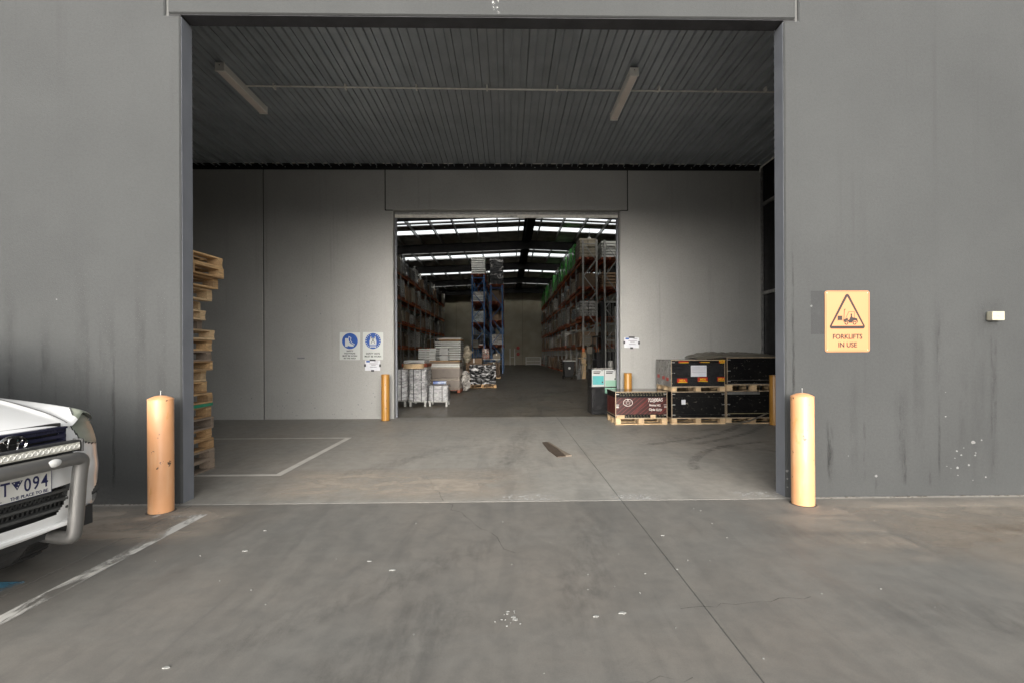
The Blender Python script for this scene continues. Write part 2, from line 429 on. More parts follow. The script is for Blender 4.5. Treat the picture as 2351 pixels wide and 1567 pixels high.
# ------------------------------------------------------------ helpers: meshes
class MB:
    def __init__(s):
        s.v, s.f = [], []
    def quad(s, *p):
        n = len(s.v)
        s.v += [tuple(x) for x in p]
        s.f.append(tuple(range(n, n + len(p))))
        return s
    def box(s, x0, x1, y0, y1, z0, z1, M=None):
        n = len(s.v)
        P = [(x0, y0, z0), (x1, y0, z0), (x1, y1, z0), (x0, y1, z0), (x0, y0, z1), (x1, y0, z1), (x1, y1, z1), (x0, y1, z1)]
        if M:
            P = [tuple(M @ Vector(p)) for p in P]
        s.v += P
        s.f += [tuple(n + i for i in q) for q in ((3, 2, 1, 0), (4, 5, 6, 7), (0, 1, 5, 4), (1, 2, 6, 5), (2, 3, 7, 6), (3, 0, 4, 7))]
        return s
    def bar(s, a, b, w, h=None, up=(0, 0, 1)):
        a, b = Vector(a), Vector(b)
        h = h or w
        d = (b - a)
        L = d.length
        z = d.normalized()
        x = z.cross(Vector(up))
        if x.length < 1e-4:
            x = z.cross(Vector((1, 0, 0)))
        x.normalize()
        y = z.cross(x)
        M = Matrix((x, y, z)).transposed().to_4x4()
        M.translation = a
        return s.box(-w / 2, w / 2, -h / 2, h / 2, 0, L, M)
    def prism(s, pts, y0, y1):
        """polygon in (x,z), extruded along y from y0 (front) to y1"""
        n, m = len(s.v), len(pts)
        s.v += [(x, y0, z) for x, z in pts] + [(x, y1, z) for x, z in pts]
        s.f.append(tuple(n + i for i in range(m)))
        s.f.append(tuple(n + m + i for i in reversed(range(m))))
        for i in range(m):
            j = (i + 1) % m
            s.f.append((n + j, n + i, n + m + i, n + m + j))
        return s
    def flat(s, pts, z, th=.003):
        """polygon in (x,y) as a thin slab with its top at z"""
        n, m = len(s.v), len(pts)
        s.v += [(x, y, z) for x, y in pts] + [(x, y, z - th) for x, y in pts]
        s.f.append(tuple(n + i for i in range(m)))
        for i in range(m):
            j = (i + 1) % m
            s.f.append((n + i, n + m + i, n + m + j, n + j))
        return s
    def lathe(s, prof, seg=24, c=(0, 0, 0), axis='z'):
        n = len(s.v)
        m = len(prof)
        for i in range(seg):
            a = 2 * PI * i / seg
            for r, z in prof:
                if axis == 'z':
                    s.v.append((c[0] + r * math.cos(a), c[1] + r * math.sin(a), c[2] + z))
                elif axis == 'y':
                    s.v.append((c[0] + r * math.cos(a), c[1] + z, c[2] + r * math.sin(a)))
                else:
                    s.v.append((c[0] + z, c[1] + r * math.cos(a), c[2] + r * math.sin(a)))
        for i in range(seg):
            j = (i + 1) % seg
            for q in range(m - 1):
                s.f.append((n + i * m + q, n + j * m + q, n + j * m + q + 1, n + i * m + q + 1))
        return s
    def tube(s, pts, r, seg=10, closed=False, smooth=0):
        pts = [Vector(p) for p in pts]
        for _ in range(smooth):
            q = [pts[0]]
            for a, b in zip(pts, pts[1:]):
                q += [a.lerp(b, .25), a.lerp(b, .75)]
            pts = q + [pts[-1]]
        n = len(s.v)
        m = len(pts)
        up = Vector((.13, .21, .97))
        for i, p in enumerate(pts):
            t = (pts[min(i + 1, m - 1)] - pts[max(i - 1, 0)]).normalized()
            x = t.cross(up)
            if x.length < .05:
                x = t.cross(Vector((1, 0, 0)))
            x.normalize()
            y = t.cross(x)
            for q in range(seg):
                a = 2 * PI * q / seg
                s.v.append(tuple(p + (x * math.cos(a) + y * math.sin(a)) * r))
        for i in range(m - 1):
            for q in range(seg):
                w = (q + 1) % seg
                s.f.append((n + i * seg + q, n + i * seg + w, n + (i + 1) * seg + w, n + (i + 1) * seg + q))
        s.f.append(tuple(n + q for q in reversed(range(seg))))
        s.f.append(tuple(n + (m - 1) * seg + q for q in range(seg)))
        return s
    def mesh(s, name, m=None, smooth=False, bevel=0, uv=False):
        me = bpy.data.meshes.new(name)
        me.from_pydata(s.v, [], s.f)
        if bevel:
            bm = bmesh.new()
            bm.from_mesh(me)
            bmesh.ops.recalc_face_normals(bm, faces=bm.faces)
            bmesh.ops.bevel(bm, geom=[e for e in bm.edges], offset=bevel, segments=1, affect='EDGES', clamp_overlap=True)
            bm.to_mesh(me)
            bm.free()
        else:
            bm = bmesh.new()
            bm.from_mesh(me)
            bmesh.ops.recalc_face_normals(bm, faces=bm.faces)
            bm.to_mesh(me)
            bm.free()
        if smooth:
            for p in me.polygons:
                p.use_smooth = True
            try:
                me.set_sharp_from_angle(angle=R(40))
            except Exception:
                pass
        if m:
            me.materials.append(MT[m] if isinstance(m, str) else m)
        return me
    def build(s, name, m, parent=None, smooth=False, bevel=0):
        return link(name, s.mesh(name, m, smooth, bevel), parent)

def link(name, me, parent=None, loc=None, rz=0):
    o = bpy.data.objects.new(name, me)
    C.objects.link(o)
    if parent:
        o.parent = parent
    if loc:
        o.location = loc
    if rz:
        o.rotation_euler.z = rz
    return o

def tag(o, label, cat, group=None):
    o['label'] = label
    o['category'] = cat
    if group:
        o['group'] = group
    return o

def thing(name, label, cat, loc=(0, 0, 0), rz=0, group=None):
    o = bpy.data.objects.new(name, None)
    o.empty_display_size = .2
    C.objects.link(o)
    o.location = loc
    o.rotation_euler = (0, 0, rz)
    return tag(o, label, cat, group)

def struct(o):
    o['kind'] = 'structure'
    return o

def kids(o):
    return [c for c in bpy.data.objects if c.parent == o]

def copy_tree(o, parent=None):
    c = o.copy()
    C.objects.link(c)
    c.parent = parent
    for ch in list(o.children):
        copy_tree(ch, c)
    return c

def decal_quad(name, m, p0, p1, p2, p3, parent):
    me = bpy.data.meshes.new(name)
    me.from_pydata([p0, p1, p2, p3], [], [(0, 1, 2, 3)])
    uv = me.uv_layers.new()
    for i, q in enumerate(((0, 0), (1, 0), (1, 1), (0, 1))):
        uv.data[i].uv = q
    me.materials.append(MT[m])
    return link(name, me, parent)

def strip(name, m, pts, w, z, parent):
    """thin ground strip along a polyline"""
    b = MB()
    P = [Vector(p) for p in pts]
    L = []
    for i, p in enumerate(P):
        t = (P[min(i + 1, len(P) - 1)] - P[max(i - 1, 0)]).normalized()
        n = Vector((-t.y, t.x)) * w / 2
        L.append((p + n, p - n))
    for (a, c), (d, e) in zip(L, L[1:]):
        b.quad((*c, z), (*e, z), (*d, z), (*a, z))
    return b.build(name, m, parent)

_font_cache = {}
def text(name, s, size, m, parent, loc, rot=(R(90), 0, 0), align='CENTER', sx=1.0, bold=0.0, ext=.0006):
    key = (s, size, align, bold)
    if key not in _font_cache:
        cu = bpy.data.curves.new('lettering', 'FONT')
        cu.body = s
        cu.size = size
        cu.align_x = align
        cu.align_y = 'CENTER'
        cu.offset = bold
        cu.extrude = ext
        cu.resolution_u = 3
        t = bpy.data.objects.new('lettering', cu)
        C.objects.link(t)
        bpy.context.view_layer.update()
        me = bpy.data.meshes.new_from_object(t.evaluated_get(bpy.context.evaluated_depsgraph_get()))
        bpy.data.objects.remove(t)
        bpy.data.curves.remove(cu)
        _font_cache[key] = me
    me = _font_cache[key].copy()
    me.materials.clear()
    me.materials.append(MT[m])
    o = link(name, me, parent, loc)
    o.rotation_euler = rot
    o.scale = (sx, 1, 1)
    return o

def rrect(x0, x1, z0, z1, r, n=5):
    pts = []
    for cx, cz, a0 in ((x1 - r, z0 + r, -90), (x1 - r, z1 - r, 0), (x0 + r, z1 - r, 90), (x0 + r, z0 + r, 180)):
        for i in range(n + 1):
            a = R(a0 + 90 * i / n)
            pts.append((cx + r * math.cos(a), cz + r * math.sin(a)))
    return pts

def disc(cx, cz, r, n=40):
    return [(cx + r * math.cos(2 * PI * i / n), cz + r * math.sin(2 * PI * i / n)) for i in range(n)]

ORD = ['first', 'second', 'third', 'fourth', 'fifth', 'sixth', 'seventh', 'eighth', 'ninth', 'tenth', 'eleventh', 'twelfth',
       'thirteenth', 'fourteenth', 'fifteenth', 'sixteenth', 'seventeenth', 'eighteenth', 'nineteenth', 'twentieth',
       'twenty first', 'twenty second', 'twenty third', 'twenty fourth', 'twenty fifth', 'twenty sixth']

FY, FB = 4.645, 4.815          # front wall faces
RY, RB = 10.65, 10.82          # rear wall faces
CEIL = 5.61                    # canopy ceiling underside

# ============================================================ SETTING: ground and floors
g = MB().box(-400, 400, -400, 400, -.6, -.014).build('ground', 'ground')
struct(g)
JX = 1.095
JL = -2.985
THR = 4.60
G = .003
apron = struct(bpy.data.objects.new('concrete_apron', None))
C.objects.link(apron)
def slab(par, m, x0, x1, y0, y1):
    return MB().box(x0 + G, x1 - G, y0 + G, y1 - G, -.15, 0).build('concrete_slab', m, par, bevel=.003)
slabs = {}
for x0, x1, y0, y1 in ((JX - .02, JX + .02, -45, 10.7), (JL - .02, JL + .02, -45, THR), (-9, 6, THR - .02, THR + .02)):
    MB().box(x0, x1, y0, y1, -.02, -.006 if x1 - x0 < 1 else -.0065).build('joint_filler', 'sealant', apron)
slabs['a'] = slab(apron, 'floor', -40, JL, -45, THR)
slabs['b'] = slab(apron, 'floor', JL, JX, -45, THR)
slabs['c'] = slab(apron, 'floor', JX, 40, -45, THR)
canopy_floor = struct(bpy.data.objects.new('canopy_floor', None))
C.objects.link(canopy_floor)
slabs['d'] = slab(canopy_floor, 'floor_c', -8.9, JX, THR, 10.79)
slabs['e'] = slab(canopy_floor, 'floor_c', JX, 6.1, THR, 10.79)
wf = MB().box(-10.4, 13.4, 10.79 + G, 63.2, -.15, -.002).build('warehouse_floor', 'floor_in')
struct(wf)

# salt crust along the threshold joint
for x0, x1 in ((-3.0, -2.2), (-2.1, -.95), (-.85, .1), (.15, .75), (.8, 1.6), (1.8, 2.05), (2.1, 2.65)):
    strip('salt_line', 'efflo', [(x0, THR - .004), (x1, THR + .003)], .014, .004, canopy_floor)
for i, (x, y, w, h, s) in enumerate(((.18, 4.72, .34, .13, 3), (1.27, 4.69, .26, .12, 1), (1.16, 4.70, .16, .09, 2), (2.5, 4.74, .3, .13, 4), (1.0, 9.9, .3, .06, 5), (.95, 10.65, .35, .05, 5),
                                     (-.62, 1.95, .1, .06, 3))):
    decal_quad('salt_spill', 'spill', (x - w, y - h, .005), (x + w, y - h, .005), (x + w, y + h, .005), (x - w, y + h, .005), canopy_floor if y > THR else apron)

# cracks and long tyre marks
def wander(x0, y0, x1, y1, n, amp, seed):
    rr = random.Random(seed)
    return [(x0 + (x1 - x0) * t / n + (rr.uniform(-amp, amp) if 0 < t < n else 0), y0 + (y1 - y0) * t / n + (rr.uniform(-amp, amp) if 0 < t < n else 0)) for t in range(n + 1)]
for i, (p, par) in enumerate(((wander(-.95, 5.6, -.62, 4.62, 9, .03, 1), canopy_floor), (wander(-.6, 4.58, .05, 3.4, 12, .03, 2), apron),
                              (wander(.95, 2.63, 1.75, 2.74, 12, .02, 3), apron), (wander(-2.9, 6.4, -4.3, 4.75, 10, .01, 6), canopy_floor), (wander(.05, 2.0, .8, 2.07, 12, .03, 5), apron))):
    strip('crack', 'crack', p, .006, .005, par)
tm = [(-1.7, .2, 2.0, 3.9, .16), (.3, .8, 2.2, 4.4, .2), (1.9, 3.4, 3.9, 3.3, .25), (2.0, 3.3, 7.3, 8.4, .2), (3.0, 4.3, 7.4, 6.6, .15), (2.2, 2.5, 8.4, 9.2, .12), (3.2, 4.0, 8.5, 9.0, .1),
      (-1.0, -.2, 1.4, 3.0, .3), (-.2, .5, 5.0, 9.5, .25), (1.9, 4.4, 2.6, 2.2, .22), (-2.2, -.4, 5.2, 7.9, .2), (2.6, 4.6, 1.6, 3.0, .3)]
for x0, x1, y0, y1, w in tm:
    par = apron if y1 < THR and y0 < THR else canopy_floor
    d = Vector((x1 - x0, y1 - y0)).normalized()
    n = Vector((-d.y, d.x)) * w
    decal_quad('tyre_mark', 'tyre_mark', (x0 - n.x, y0 - n.y, .0035), (x1 - n.x, y1 - n.y, .0035), (x1 + n.x, y1 + n.y, .0035), (x0 + n.x, y0 + n.y, .0035), par)
def arc_track(cx, cy, r, a0, a1, w, par):
    n = 14
    for q in range(n):
        b0, b1 = R(a0 + (a1 - a0) * q / n), R(a0 + (a1 - a0) * (q + 1.35) / n)
        decal_quad('tyre_mark', 'track', (cx + (r - w) * math.cos(b0), cy + (r - w) * math.sin(b0), .0031 + .0001 * (q % 3)), (cx + (r + w) * math.cos(b0), cy + (r + w) * math.sin(b0), .0031 + .0001 * (q % 3)),
                   (cx + (r + w) * math.cos(b1), cy + (r + w) * math.sin(b1), .0031 + .0001 * (q % 3)), (cx + (r - w) * math.cos(b1), cy + (r - w) * math.sin(b1), .0031 + .0001 * (q % 3)), par)
arc_track(.2, 12.2, 5.2, -68, -25, .09, canopy_floor)
arc_track(.1, 12.6, 5.9, -62, -30, .08, canopy_floor)
arc_track(4.6, 5.2, 2.4, 100, 165, .08, canopy_floor)
rr = random.Random(4)
for i in range(16):
    x0, y0 = rr.uniform(-1.5, 2.2), rr.uniform(11.0, 18)
    a = rr.uniform(-.9, .9)
    L, w = rr.uniform(1.2, 3), rr.uniform(.08, .2)
    d = Vector((math.cos(a), math.sin(a) * .5)) * L
    n = Vector((-d.y, d.x)).normalized() * w
    decal_quad('tyre_mark', 'tyre_mark', (x0 - n.x, y0 - n.y, .003), (x0 + d.x - n.x, y0 + d.y - n.y, .003), (x0 + d.x + n.x, y0 + d.y + n.y, .003), (x0 + n.x, y0 + n.y, .003), wf)

for x0, x1, y0_, y1_ in ((2.0, 7.5, 3.1, 4.6), (3.0, 9.0, 2.4, 4.3), (-4.5, -2.2, 3.6, 4.59), (5, 10, 1.5, 4.0)):
    decal_quad('dust_film', 'dust', (x0, y0_, .0028), (x1, y0_, .0028), (x1, y1_, .0028), (x0, y1_, .0028), apron)
for x0, x1, y0_, y1_ in ((-2.9, .4, 4.63, 6.0),):
    decal_quad('dust_film', 'dust', (x0, y0_, .0028), (x1, y0_, .0028), (x1, y1_, .0028), (x0, y1_, .0028), canopy_floor)
gr_ = MB()
rg = random.Random(17)
for i in range(420):
    side = rg.random()
    x = rg.uniform(-6.5, -3.1) if side < .4 else rg.uniform(2.75, 7.0)
    y = FY - abs(rg.gauss(0, .018)) - .004
    q = rg.uniform(.002, .008)
    gr_.box(x - q, x + q * rg.uniform(.5, 1.5), y - q * .6, y, .0005, q * .7)
o = gr_.build('wall_foot_grit', 'grit')
o['kind'] = 'stuff'
tag(o, 'dark grit and leaf crumbs gathered along the foot of the front wall', 'grit')
# painted markings
pm = struct(bpy.data.objects.new('parking_bay_marking', None)); C.objects.link(pm)
strip('painted_line', 'line_worn', [(-2.72, -3), (-2.72, 4.31)], .10, .0042, pm)
strip('painted_line', 'line_worn', [(-2.775, 4.275), (-3.12, 4.285)], .07, .0042, pm)
for dx in (-.052, .052):
    strip('paint_edge', 'efflo', [(-2.72 + dx, 1.0), (-2.72 + dx, 4.32)], .008, .0047, pm)
MB().flat([(-3.05, 2.96), (-3.03, 3.06), (-5.6, 3.06), (-5.6, 2.0), (-4.6, 2.0)], .0042).build('painted_panel', 'blue_mark', pm)
im = struct(bpy.data.objects.new('storage_bay_marking', None)); C.objects.link(im)
strip('painted_line', 'line_in', [(-2.705, 5.66), (-2.705, 8.24)], .09, .0042, im)
strip('painted_line', 'line_in', [(-2.75, 5.70), (-3.68, 5.70)], .08, .0042, im)
strip('painted_line', 'line_in', [(-2.75, 8.2), (-7.4, 8.2)], .08, .0042, im)

# flakes of paint and litter on the concrete: nobody could count them
fl = MB()
rr = random.Random(11)
for i in range(62):
    if i < 48:
        x, y = rr.uniform(-2.6, 3.2), rr.uniform(1.6, 4.5)
    else:
        x, y = rr.gauss(.0, .03), rr.gauss(2.57, .05)
    s = rr.uniform(.002, .005) if i < 58 else rr.uniform(.006, .014)
    a = rr.uniform(0, PI)
    pts = [(x + s * rr.uniform(.6, 1.6) * math.cos(a + q * PI / 2.5), y + s * rr.uniform(.6, 1.2) * math.sin(a + q * PI / 2.5)) for q in range(5)]
    fl.flat(pts, .004, .003)
for x, y, s in ((-.76, 3.16, .02), (-1.9, 3.5, .018), (-1.55, 2.2, .016), (-1.7, 1.98, .022), (.62, 2.6, .022), (.47, 2.57, .016), (-1.96, 3.9, .012), (-.95, 3.3, .014), (1.2, 3.7, .014)):
    pts = [(x + s * (1 + .5 * math.sin(q * 5)) * math.cos(q * 1.25), y + s * .55 * math.sin(q * 1.25)) for q in range(5)]
    fl.flat(pts, .005, .004)
o = fl.build('paint_flakes', 'flake')
o['kind'] = 'stuff'
tag(o, 'white flakes of paint and litter scattered over the grey concrete', 'litter')

# timber offcut lying on the canopy floor
t = thing('timber_offcut', 'dark timber offcut with a pale edge lying flat on the canopy floor', 'timber', (.68, 7.0, 0), R(2))
MB().flat([(-.11, .62), (-.04, .66), (.06, .1), (.10, -.42), (-.02, -.45), (-.085, 0.0)], .012, .012).build('plank', 'offcut', t)
MB().flat([(-.03, .64), (.0, .64), (.10, .02), (.19, -.40), (.105, -.41), (.065, .1)], .016, .014).build('pale_edge', 'offcut_lt', t)

# ============================================================ ENTRANCE WALL (tilt-up panels with a dropped header)
ew = thing('entrance_wall', 'tall grey tilt-up concrete entrance wall around the wide canopy opening', 'wall')
OL, OR_, OT, TOP = -3.12, 2.725, 4.665, 7.6
ch = .022
def panel(name, pts, par, m='wall', y0=FY, y1=FB):
    return MB().prism(pts, y0, y1).build(name, m, par, bevel=.012)
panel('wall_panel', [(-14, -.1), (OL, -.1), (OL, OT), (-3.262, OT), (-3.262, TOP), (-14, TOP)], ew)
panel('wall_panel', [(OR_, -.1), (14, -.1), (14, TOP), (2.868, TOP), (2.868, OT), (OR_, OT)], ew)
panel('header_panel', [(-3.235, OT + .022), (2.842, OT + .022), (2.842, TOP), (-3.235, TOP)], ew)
MB().box(-3.265, -3.232, FY + .022, FB - .01, OT - .02, TOP - .01).build('joint_sealant', 'sealant', ew)
MB().box(2.839, 2.871, FY + .022, FB - .01, OT - .02, TOP - .01).build('joint_sealant', 'sealant', ew)
MB().box(-3.235, OL - .003, FY + .015, FB - .01, OT - .012, OT + .024).build('bearing_pad', 'sealant_and_shade', ew)
MB().box(OR_ + .003, 2.842, FY + .015, FB - .01, OT - .012, OT + .024).build('bearing_pad', 'sealant_and_shade', ew)
# painted returns of the opening and header soffit
MB().box(OL - .01, OL + .003, FY + .018, FB + .002, 0, OT - .004).build('reveal_lining', 'wall_edge', ew)
MB().box(OR_ - .003, OR_ + .01, FY + .018, FB + .002, 0, OT - .004).build('reveal_lining', 'wall_edge', ew)
MB().box(OL, OR_, FY + .018, FB + .002, OT + .016, OT + .0215).build('soffit_lining', 'deck_under', ew)
MB().box(OL, OR_, FB + .002, FB + .012, OT + .02, OT + .075).build('soffit_angle', 'black_steel', ew)
# stains on the wall: runs of dirt, chips, a patched square
yd = FY - .002
def wstain(x, z0, z1, w, m='run'):
    decal_quad('dirt_run', m, (x - w, yd, z0), (x + w, yd, z0), (x + w, yd, z1), (x - w, yd, z1), ew)
for a in ((3.165, .13, .78, .035), (3.155, .25, .62, .02), (3.89, .2, 1.0, .016), (3.865, .35, 1.08, .014), (3.905, .1, .48, .022), (3.505, .15, .75, .016), (4.25, 1.05, 1.85, .022), (4.255, .12, 1.0, .014),
          (4.79, .15, 1.72, .022), (4.82, .4, 1.70, .018), (3.62, .0, .2, .012), (4.16, .1, .3, .014), (2.80, .3, 2.6, .012), (2.81, .4, 1.7, .010)):
    wstain(*a)
for a in ((4.79, .1, 1.72, .07), (3.4, .1, 1.3, .05), (4.05, .2, 1.9, .07), (4.5, .1, 1.4, .06), (3.88, .1, 1.2, .09), (4.255, .9, 2.0, .07), (4.65, .0, 2.0, .09)):
    wstain(*a, 'run_soft')
for a in ((-4.72, .5, 2.0, .022), (-4.735, .4, 1.4, .012), (-4.42, .6, 1.6, .018), (-3.76, .15, 1.2, .018), (-3.755, .4, 1.5, .01), (-4.12, .5, 1.5, .016), (-4.0, .8, 1.8, .02), (-3.88, .3, 1.9, .014), (-4.3, .5, 1.4, .013)):
    wstain(*a, 'run_soft')
for a in ((-3.76, .1, 1.15, .018), (-4.735, .6, 1.3, .015)):
    wstain(*a)
for a in ((-4.72, .6, 2.2, .07), (-4.4, .4, 1.9, .06), (-4.05, .4, 2.3, .08), (-3.8, .2, 2.0, .07), (-3.5, .3, 2.4, .06), (-3.3, .2, 2.2, .05), (-4.9, .4, 1.6, .06)):
    wstain(*a, 'run_soft')
decal_quad('paint_patch', 'patch', (2.977, yd, 1.593), (3.113, yd, 1.593), (3.113, yd, 2.016), (2.977, yd, 2.016), ew)
# damp halo round the sensor box
wstain(4.79, 1.6, 1.95, .13, 'run_soft')
rr = random.Random(3)
def chip(x, z, s, seed):
    s *= .75
    q = random.Random(seed)
    n = 9
    MB().prism([(x + s * q.uniform(.55, 1.1) * math.cos(2 * PI * i / n), z + s * q.uniform(.5, 1.0) * math.sin(2 * PI * i / n)) for i in range(n)], FY - .0018, FY).build('paint_chip', 'chip', ew)
for i, (px, pz, s) in enumerate(((4.595, .525, .03), (4.68, .545, .012), (4.43, .44, .014), (4.475, .40, .014), (4.62, .42, .012), (4.615, .395, .014), (4.55, .30, .016), (4.435, .275, .022), (4.33, .29, .008),
                                 (4.44, .2, .010), (3.62, .2, .022), (4.59, .15, .008), (4.72, .18, .012), (4.32, .78, .012), (4.32, 1.02, .006), (4.41, .37, .008), (4.37, .27, .006), (4.5, .47, .007),
                                 (2.985, 1.87, .018), (3.345, .4, .006), (-4.29, 1.95, .008), (2.738, .18, .018), (2.736, .26, .022), (2.737, .1, .014))):
    chip(px, pz, s, i)
decal_quad('salt_run', 'spill', (-.14, yd, 4.69), (-.05, yd, 4.69), (-.07, yd, 5.2), (-.12, yd, 5.2), ew)

# side walls of the canopy and dark screen on the right
cl = thing('canopy_side_wall', 'grey side wall closing the left end of the canopy', 'wall')
MB().box(-9.0, -8.85, FB + .01, RY - .01, -.1, 6.6).build('wall_panel', 'wall_r', cl)

# ============================================================ CANOPY CEILING
cc = thing('canopy_ceiling', 'dark ribbed steel deck ceiling over the loading canopy', 'ceiling')
pitch = .342            # pans between pairs of ribs
y0, y1 = FB + .02, RY - .012
prof = [(0, 0), (.030, 0), (.034, -.040), (.048, -.040), (.052, 0), (.158, 0), (.162, -.040), (.176, -.040), (.180, 0), (.260, 0), (.2605, .05), (.2745, .05), (.275, 0), (.342, 0)]
bm_ = MB()
x = 0.0
def deck_sheet():
    b = MB()
    pr = []
    for k_ in range(2):
        for (dx, dz) in prof:
            if pr and abs(pr[-1][0] - (k_ * pitch + dx)) < 1e-6:
                continue
            pr.append((k_ * pitch + dx, dz))
    pr[-1] = (2 * pitch - .003, pr[-1][1])
    for (xa, za), (xb, zb) in zip(pr, pr[1:]):
        b.quad((xa, y0, CEIL + za), (xb, y0, CEIL + zb), (xb, y1, CEIL + zb), (xa, y1, CEIL + za))
        b.quad((xa, y0, CEIL + .06), (xa, y1, CEIL + .06), (xb, y1, CEIL + .06), (xb, y0, CEIL + .06))
    return b.mesh('deck_sheet', 'deck')
dm = deck_sheet()
x = -8.85
while x < 6.0:
    o = link('deck_sheet', dm, cc, (x, 0, random.uniform(-.002, .002)))
    x += 2 * pitch
MB().box(-9.0, 6.2, FB + .005, RY, CEIL + .1, CEIL + .3).build('roof_sheet', 'cladding', cc)
ea = MB().box(-8.84, 5.70, RY - .012, RY - .001, 5.487, 5.598).box(-8.84, 5.70, RY - .07, RY - .001, 5.585, 5.601).build('edge_angle', 'black_steel', cc)
bmh = MB().lathe([(0, -.010), (.009, -.009), (.011, 0)], 8, axis='y').mesh('bolt', 'screw')
xx = -6.37
while xx < 5.6:
    link('bolt', bmh, cc, (xx, RY - .013, 5.545))
    xx += .5
# foam closer strip showing in bright scraps between deck and angle
fo = MB()
rr = random.Random(21)
xx = -6.4
while xx < 5.6:
    w = rr.uniform(.06, .24)
    fo.box(xx, xx + w, RY - .085, RY - .072, 5.594 + rr.uniform(0, .004), 5.606)
    xx += w + rr.uniform(.03, .3)
fo.build('closer_strip', 'cream', cc)

# batten lights and conduit
for i, (x, ya, yb, lab) in enumerate(((-4.07, 6.88, 8.12, 'long cream batten light on the canopy ceiling, the left one of the two'), (1.865, 6.93, 8.28, 'long cream batten light on the canopy ceiling, the right one of the two'))):
    t = thing('batten_light', lab, 'light', (x, (ya + yb) / 2, CEIL - .041), 0, 'batten lights under the canopy')
    h = (yb - ya) / 2
    MB().box(-.062, .062, -h + .02, h - .02, -.105, -.002).build('housing', 'cream', t, bevel=.004)
    MB().box(-.054, .054, -h + .03, h - .03, -.118, -.106).build('diffuser', 'diffuser', t, bevel=.004)
    for s in (-1, 1):
        MB().box(-.067, .067, min(s * h, s * (h - .022)), max(s * h, s * (h - .022)), -.125, 0).build('end_cap', 'cream', t, bevel=.004)
    MB().lathe([(0, -.004), (.007, -.003), (.007, .001)], 8, c=(0, -h - .0005, -.04), axis='y').build('screw', 'ink', t)
t = thing('electrical_conduit', 'thin pale conduit running across the canopy ceiling between the batten lights', 'conduit')
MB().tube([(-4.005, 7.46, CEIL - .055), (-1, 7.5, CEIL - .055), (1.80, 7.53, CEIL - .055)], .0125, 8).build('pipe', 'pipe', t, True)
MB().tube([(1.93, 7.53, CEIL - .055), (5.7, 7.55, CEIL - .055)], .0125, 8).build('pipe', 'pipe', t, True)
for x in (-3.6, -2.5, -1.4, -.3, .8, 2.4, 3.3, 4.1):
    MB().box(x - .012, x + .012, 7.47, 7.55, CEIL - .069, CEIL - .001).build('saddle', 'pipe', t)

# ============================================================ REAR WALL WITH ROLLER DOOR
rw = thing('rear_wall', 'grey concrete panel wall at the back of the canopy around the warehouse doorway', 'wall')
DL, DR, DT = -2.53, 2.535, 4.56
RT = 8.2
def rpanel(name, pts):
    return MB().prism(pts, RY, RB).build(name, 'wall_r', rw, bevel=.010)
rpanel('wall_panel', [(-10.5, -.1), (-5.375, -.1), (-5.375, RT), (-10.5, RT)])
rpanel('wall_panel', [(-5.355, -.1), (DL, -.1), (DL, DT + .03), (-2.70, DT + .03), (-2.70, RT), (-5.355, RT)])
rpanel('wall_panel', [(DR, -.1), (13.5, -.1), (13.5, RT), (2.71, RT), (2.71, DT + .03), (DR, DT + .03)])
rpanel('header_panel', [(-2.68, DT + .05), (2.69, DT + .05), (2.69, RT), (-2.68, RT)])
MB().box(-5.378, -5.352, RY + .02, RB - .01, -.1, RT).build('joint_sealant', 'sealant_and_shade', rw)
for a, b in ((-2.702, -2.678), (2.688, 2.712)):
    MB().box(a, b, RY + .012, RB - .01, DT + .02, RT).build('joint_sealant', 'sealant_and_shade', rw)
MB().box(-2.69, DL - .002, RY + .012, RB - .01, DT + .028, DT + .052).build('bearing_pad', 'sealant_and_shade', rw)
MB().box(DR + .002, 2.70, RY + .012, RB - .01, DT + .028, DT + .052).build('bearing_pad', 'sealant_and_shade', rw)
rr = random.Random(8)
for i in range(46):
    x = rr.choice([rr.uniform(-5.2, -2.75), rr.uniform(2.9, 5.5), rr.uniform(-6.3, -2.8)])
    z = abs(rr.gauss(.1, .28)) + .03 if rr.random() < .8 else rr.uniform(.4, 3)
    q = rr.uniform(.006, .02)
    MB().prism([(x + q * rr.uniform(.4, 1) * math.cos(2 * PI * j / 6), z + q * rr.uniform(.4, 1.2) * math.sin(2 * PI * j / 6)) for j in range(6)], RY - .0015, RY).build('scuff', 'grey_print', rw)
MB().box(-4.63, -4.47, RY - .0015, RY, 1.33, 1.36).build('scuff', 'grey_print', rw)

rd = thing('roller_door', 'raised roller door with its pale bottom rail at the top of the warehouse doorway', 'door', (0, RB + .02, 0))
MB().box(DL - .02, DR + .02, -.01, .03, DT - .075, DT - .005).build('bottom_rail', 'pipe', rd, bevel=.004)
MB().box(DL - .02, DR + .02, .005, .03, DT - .004, DT + .12).build('curtain', 'galv', rd)
MB().box(DL - .25, DR + .25, .16, .72, DT + .22, DT + .9).build('drum_cover', 'roof_steel', rd, bevel=.05)
for s, x in ((1, DL), (-1, DR)):
    MB().box(min(x, x + s * .05), max(x, x + s * .05), -.012, .05, 0, DT - .08).build('guide_track', 'wall_edge', rd)
MB().box(.08, .24, -.0115, -.0095, DT - .05, DT - .03).build('maker_print', 'grey_print', rd)
for s, x in ((1, DL), (-1, DR)):
    MB().box(min(x - s * .001, x + s * .012), max(x - s * .001, x + s * .012), RY + .012, RB, 0, DT + .03).build('steel_angle', 'wall_r', rw)

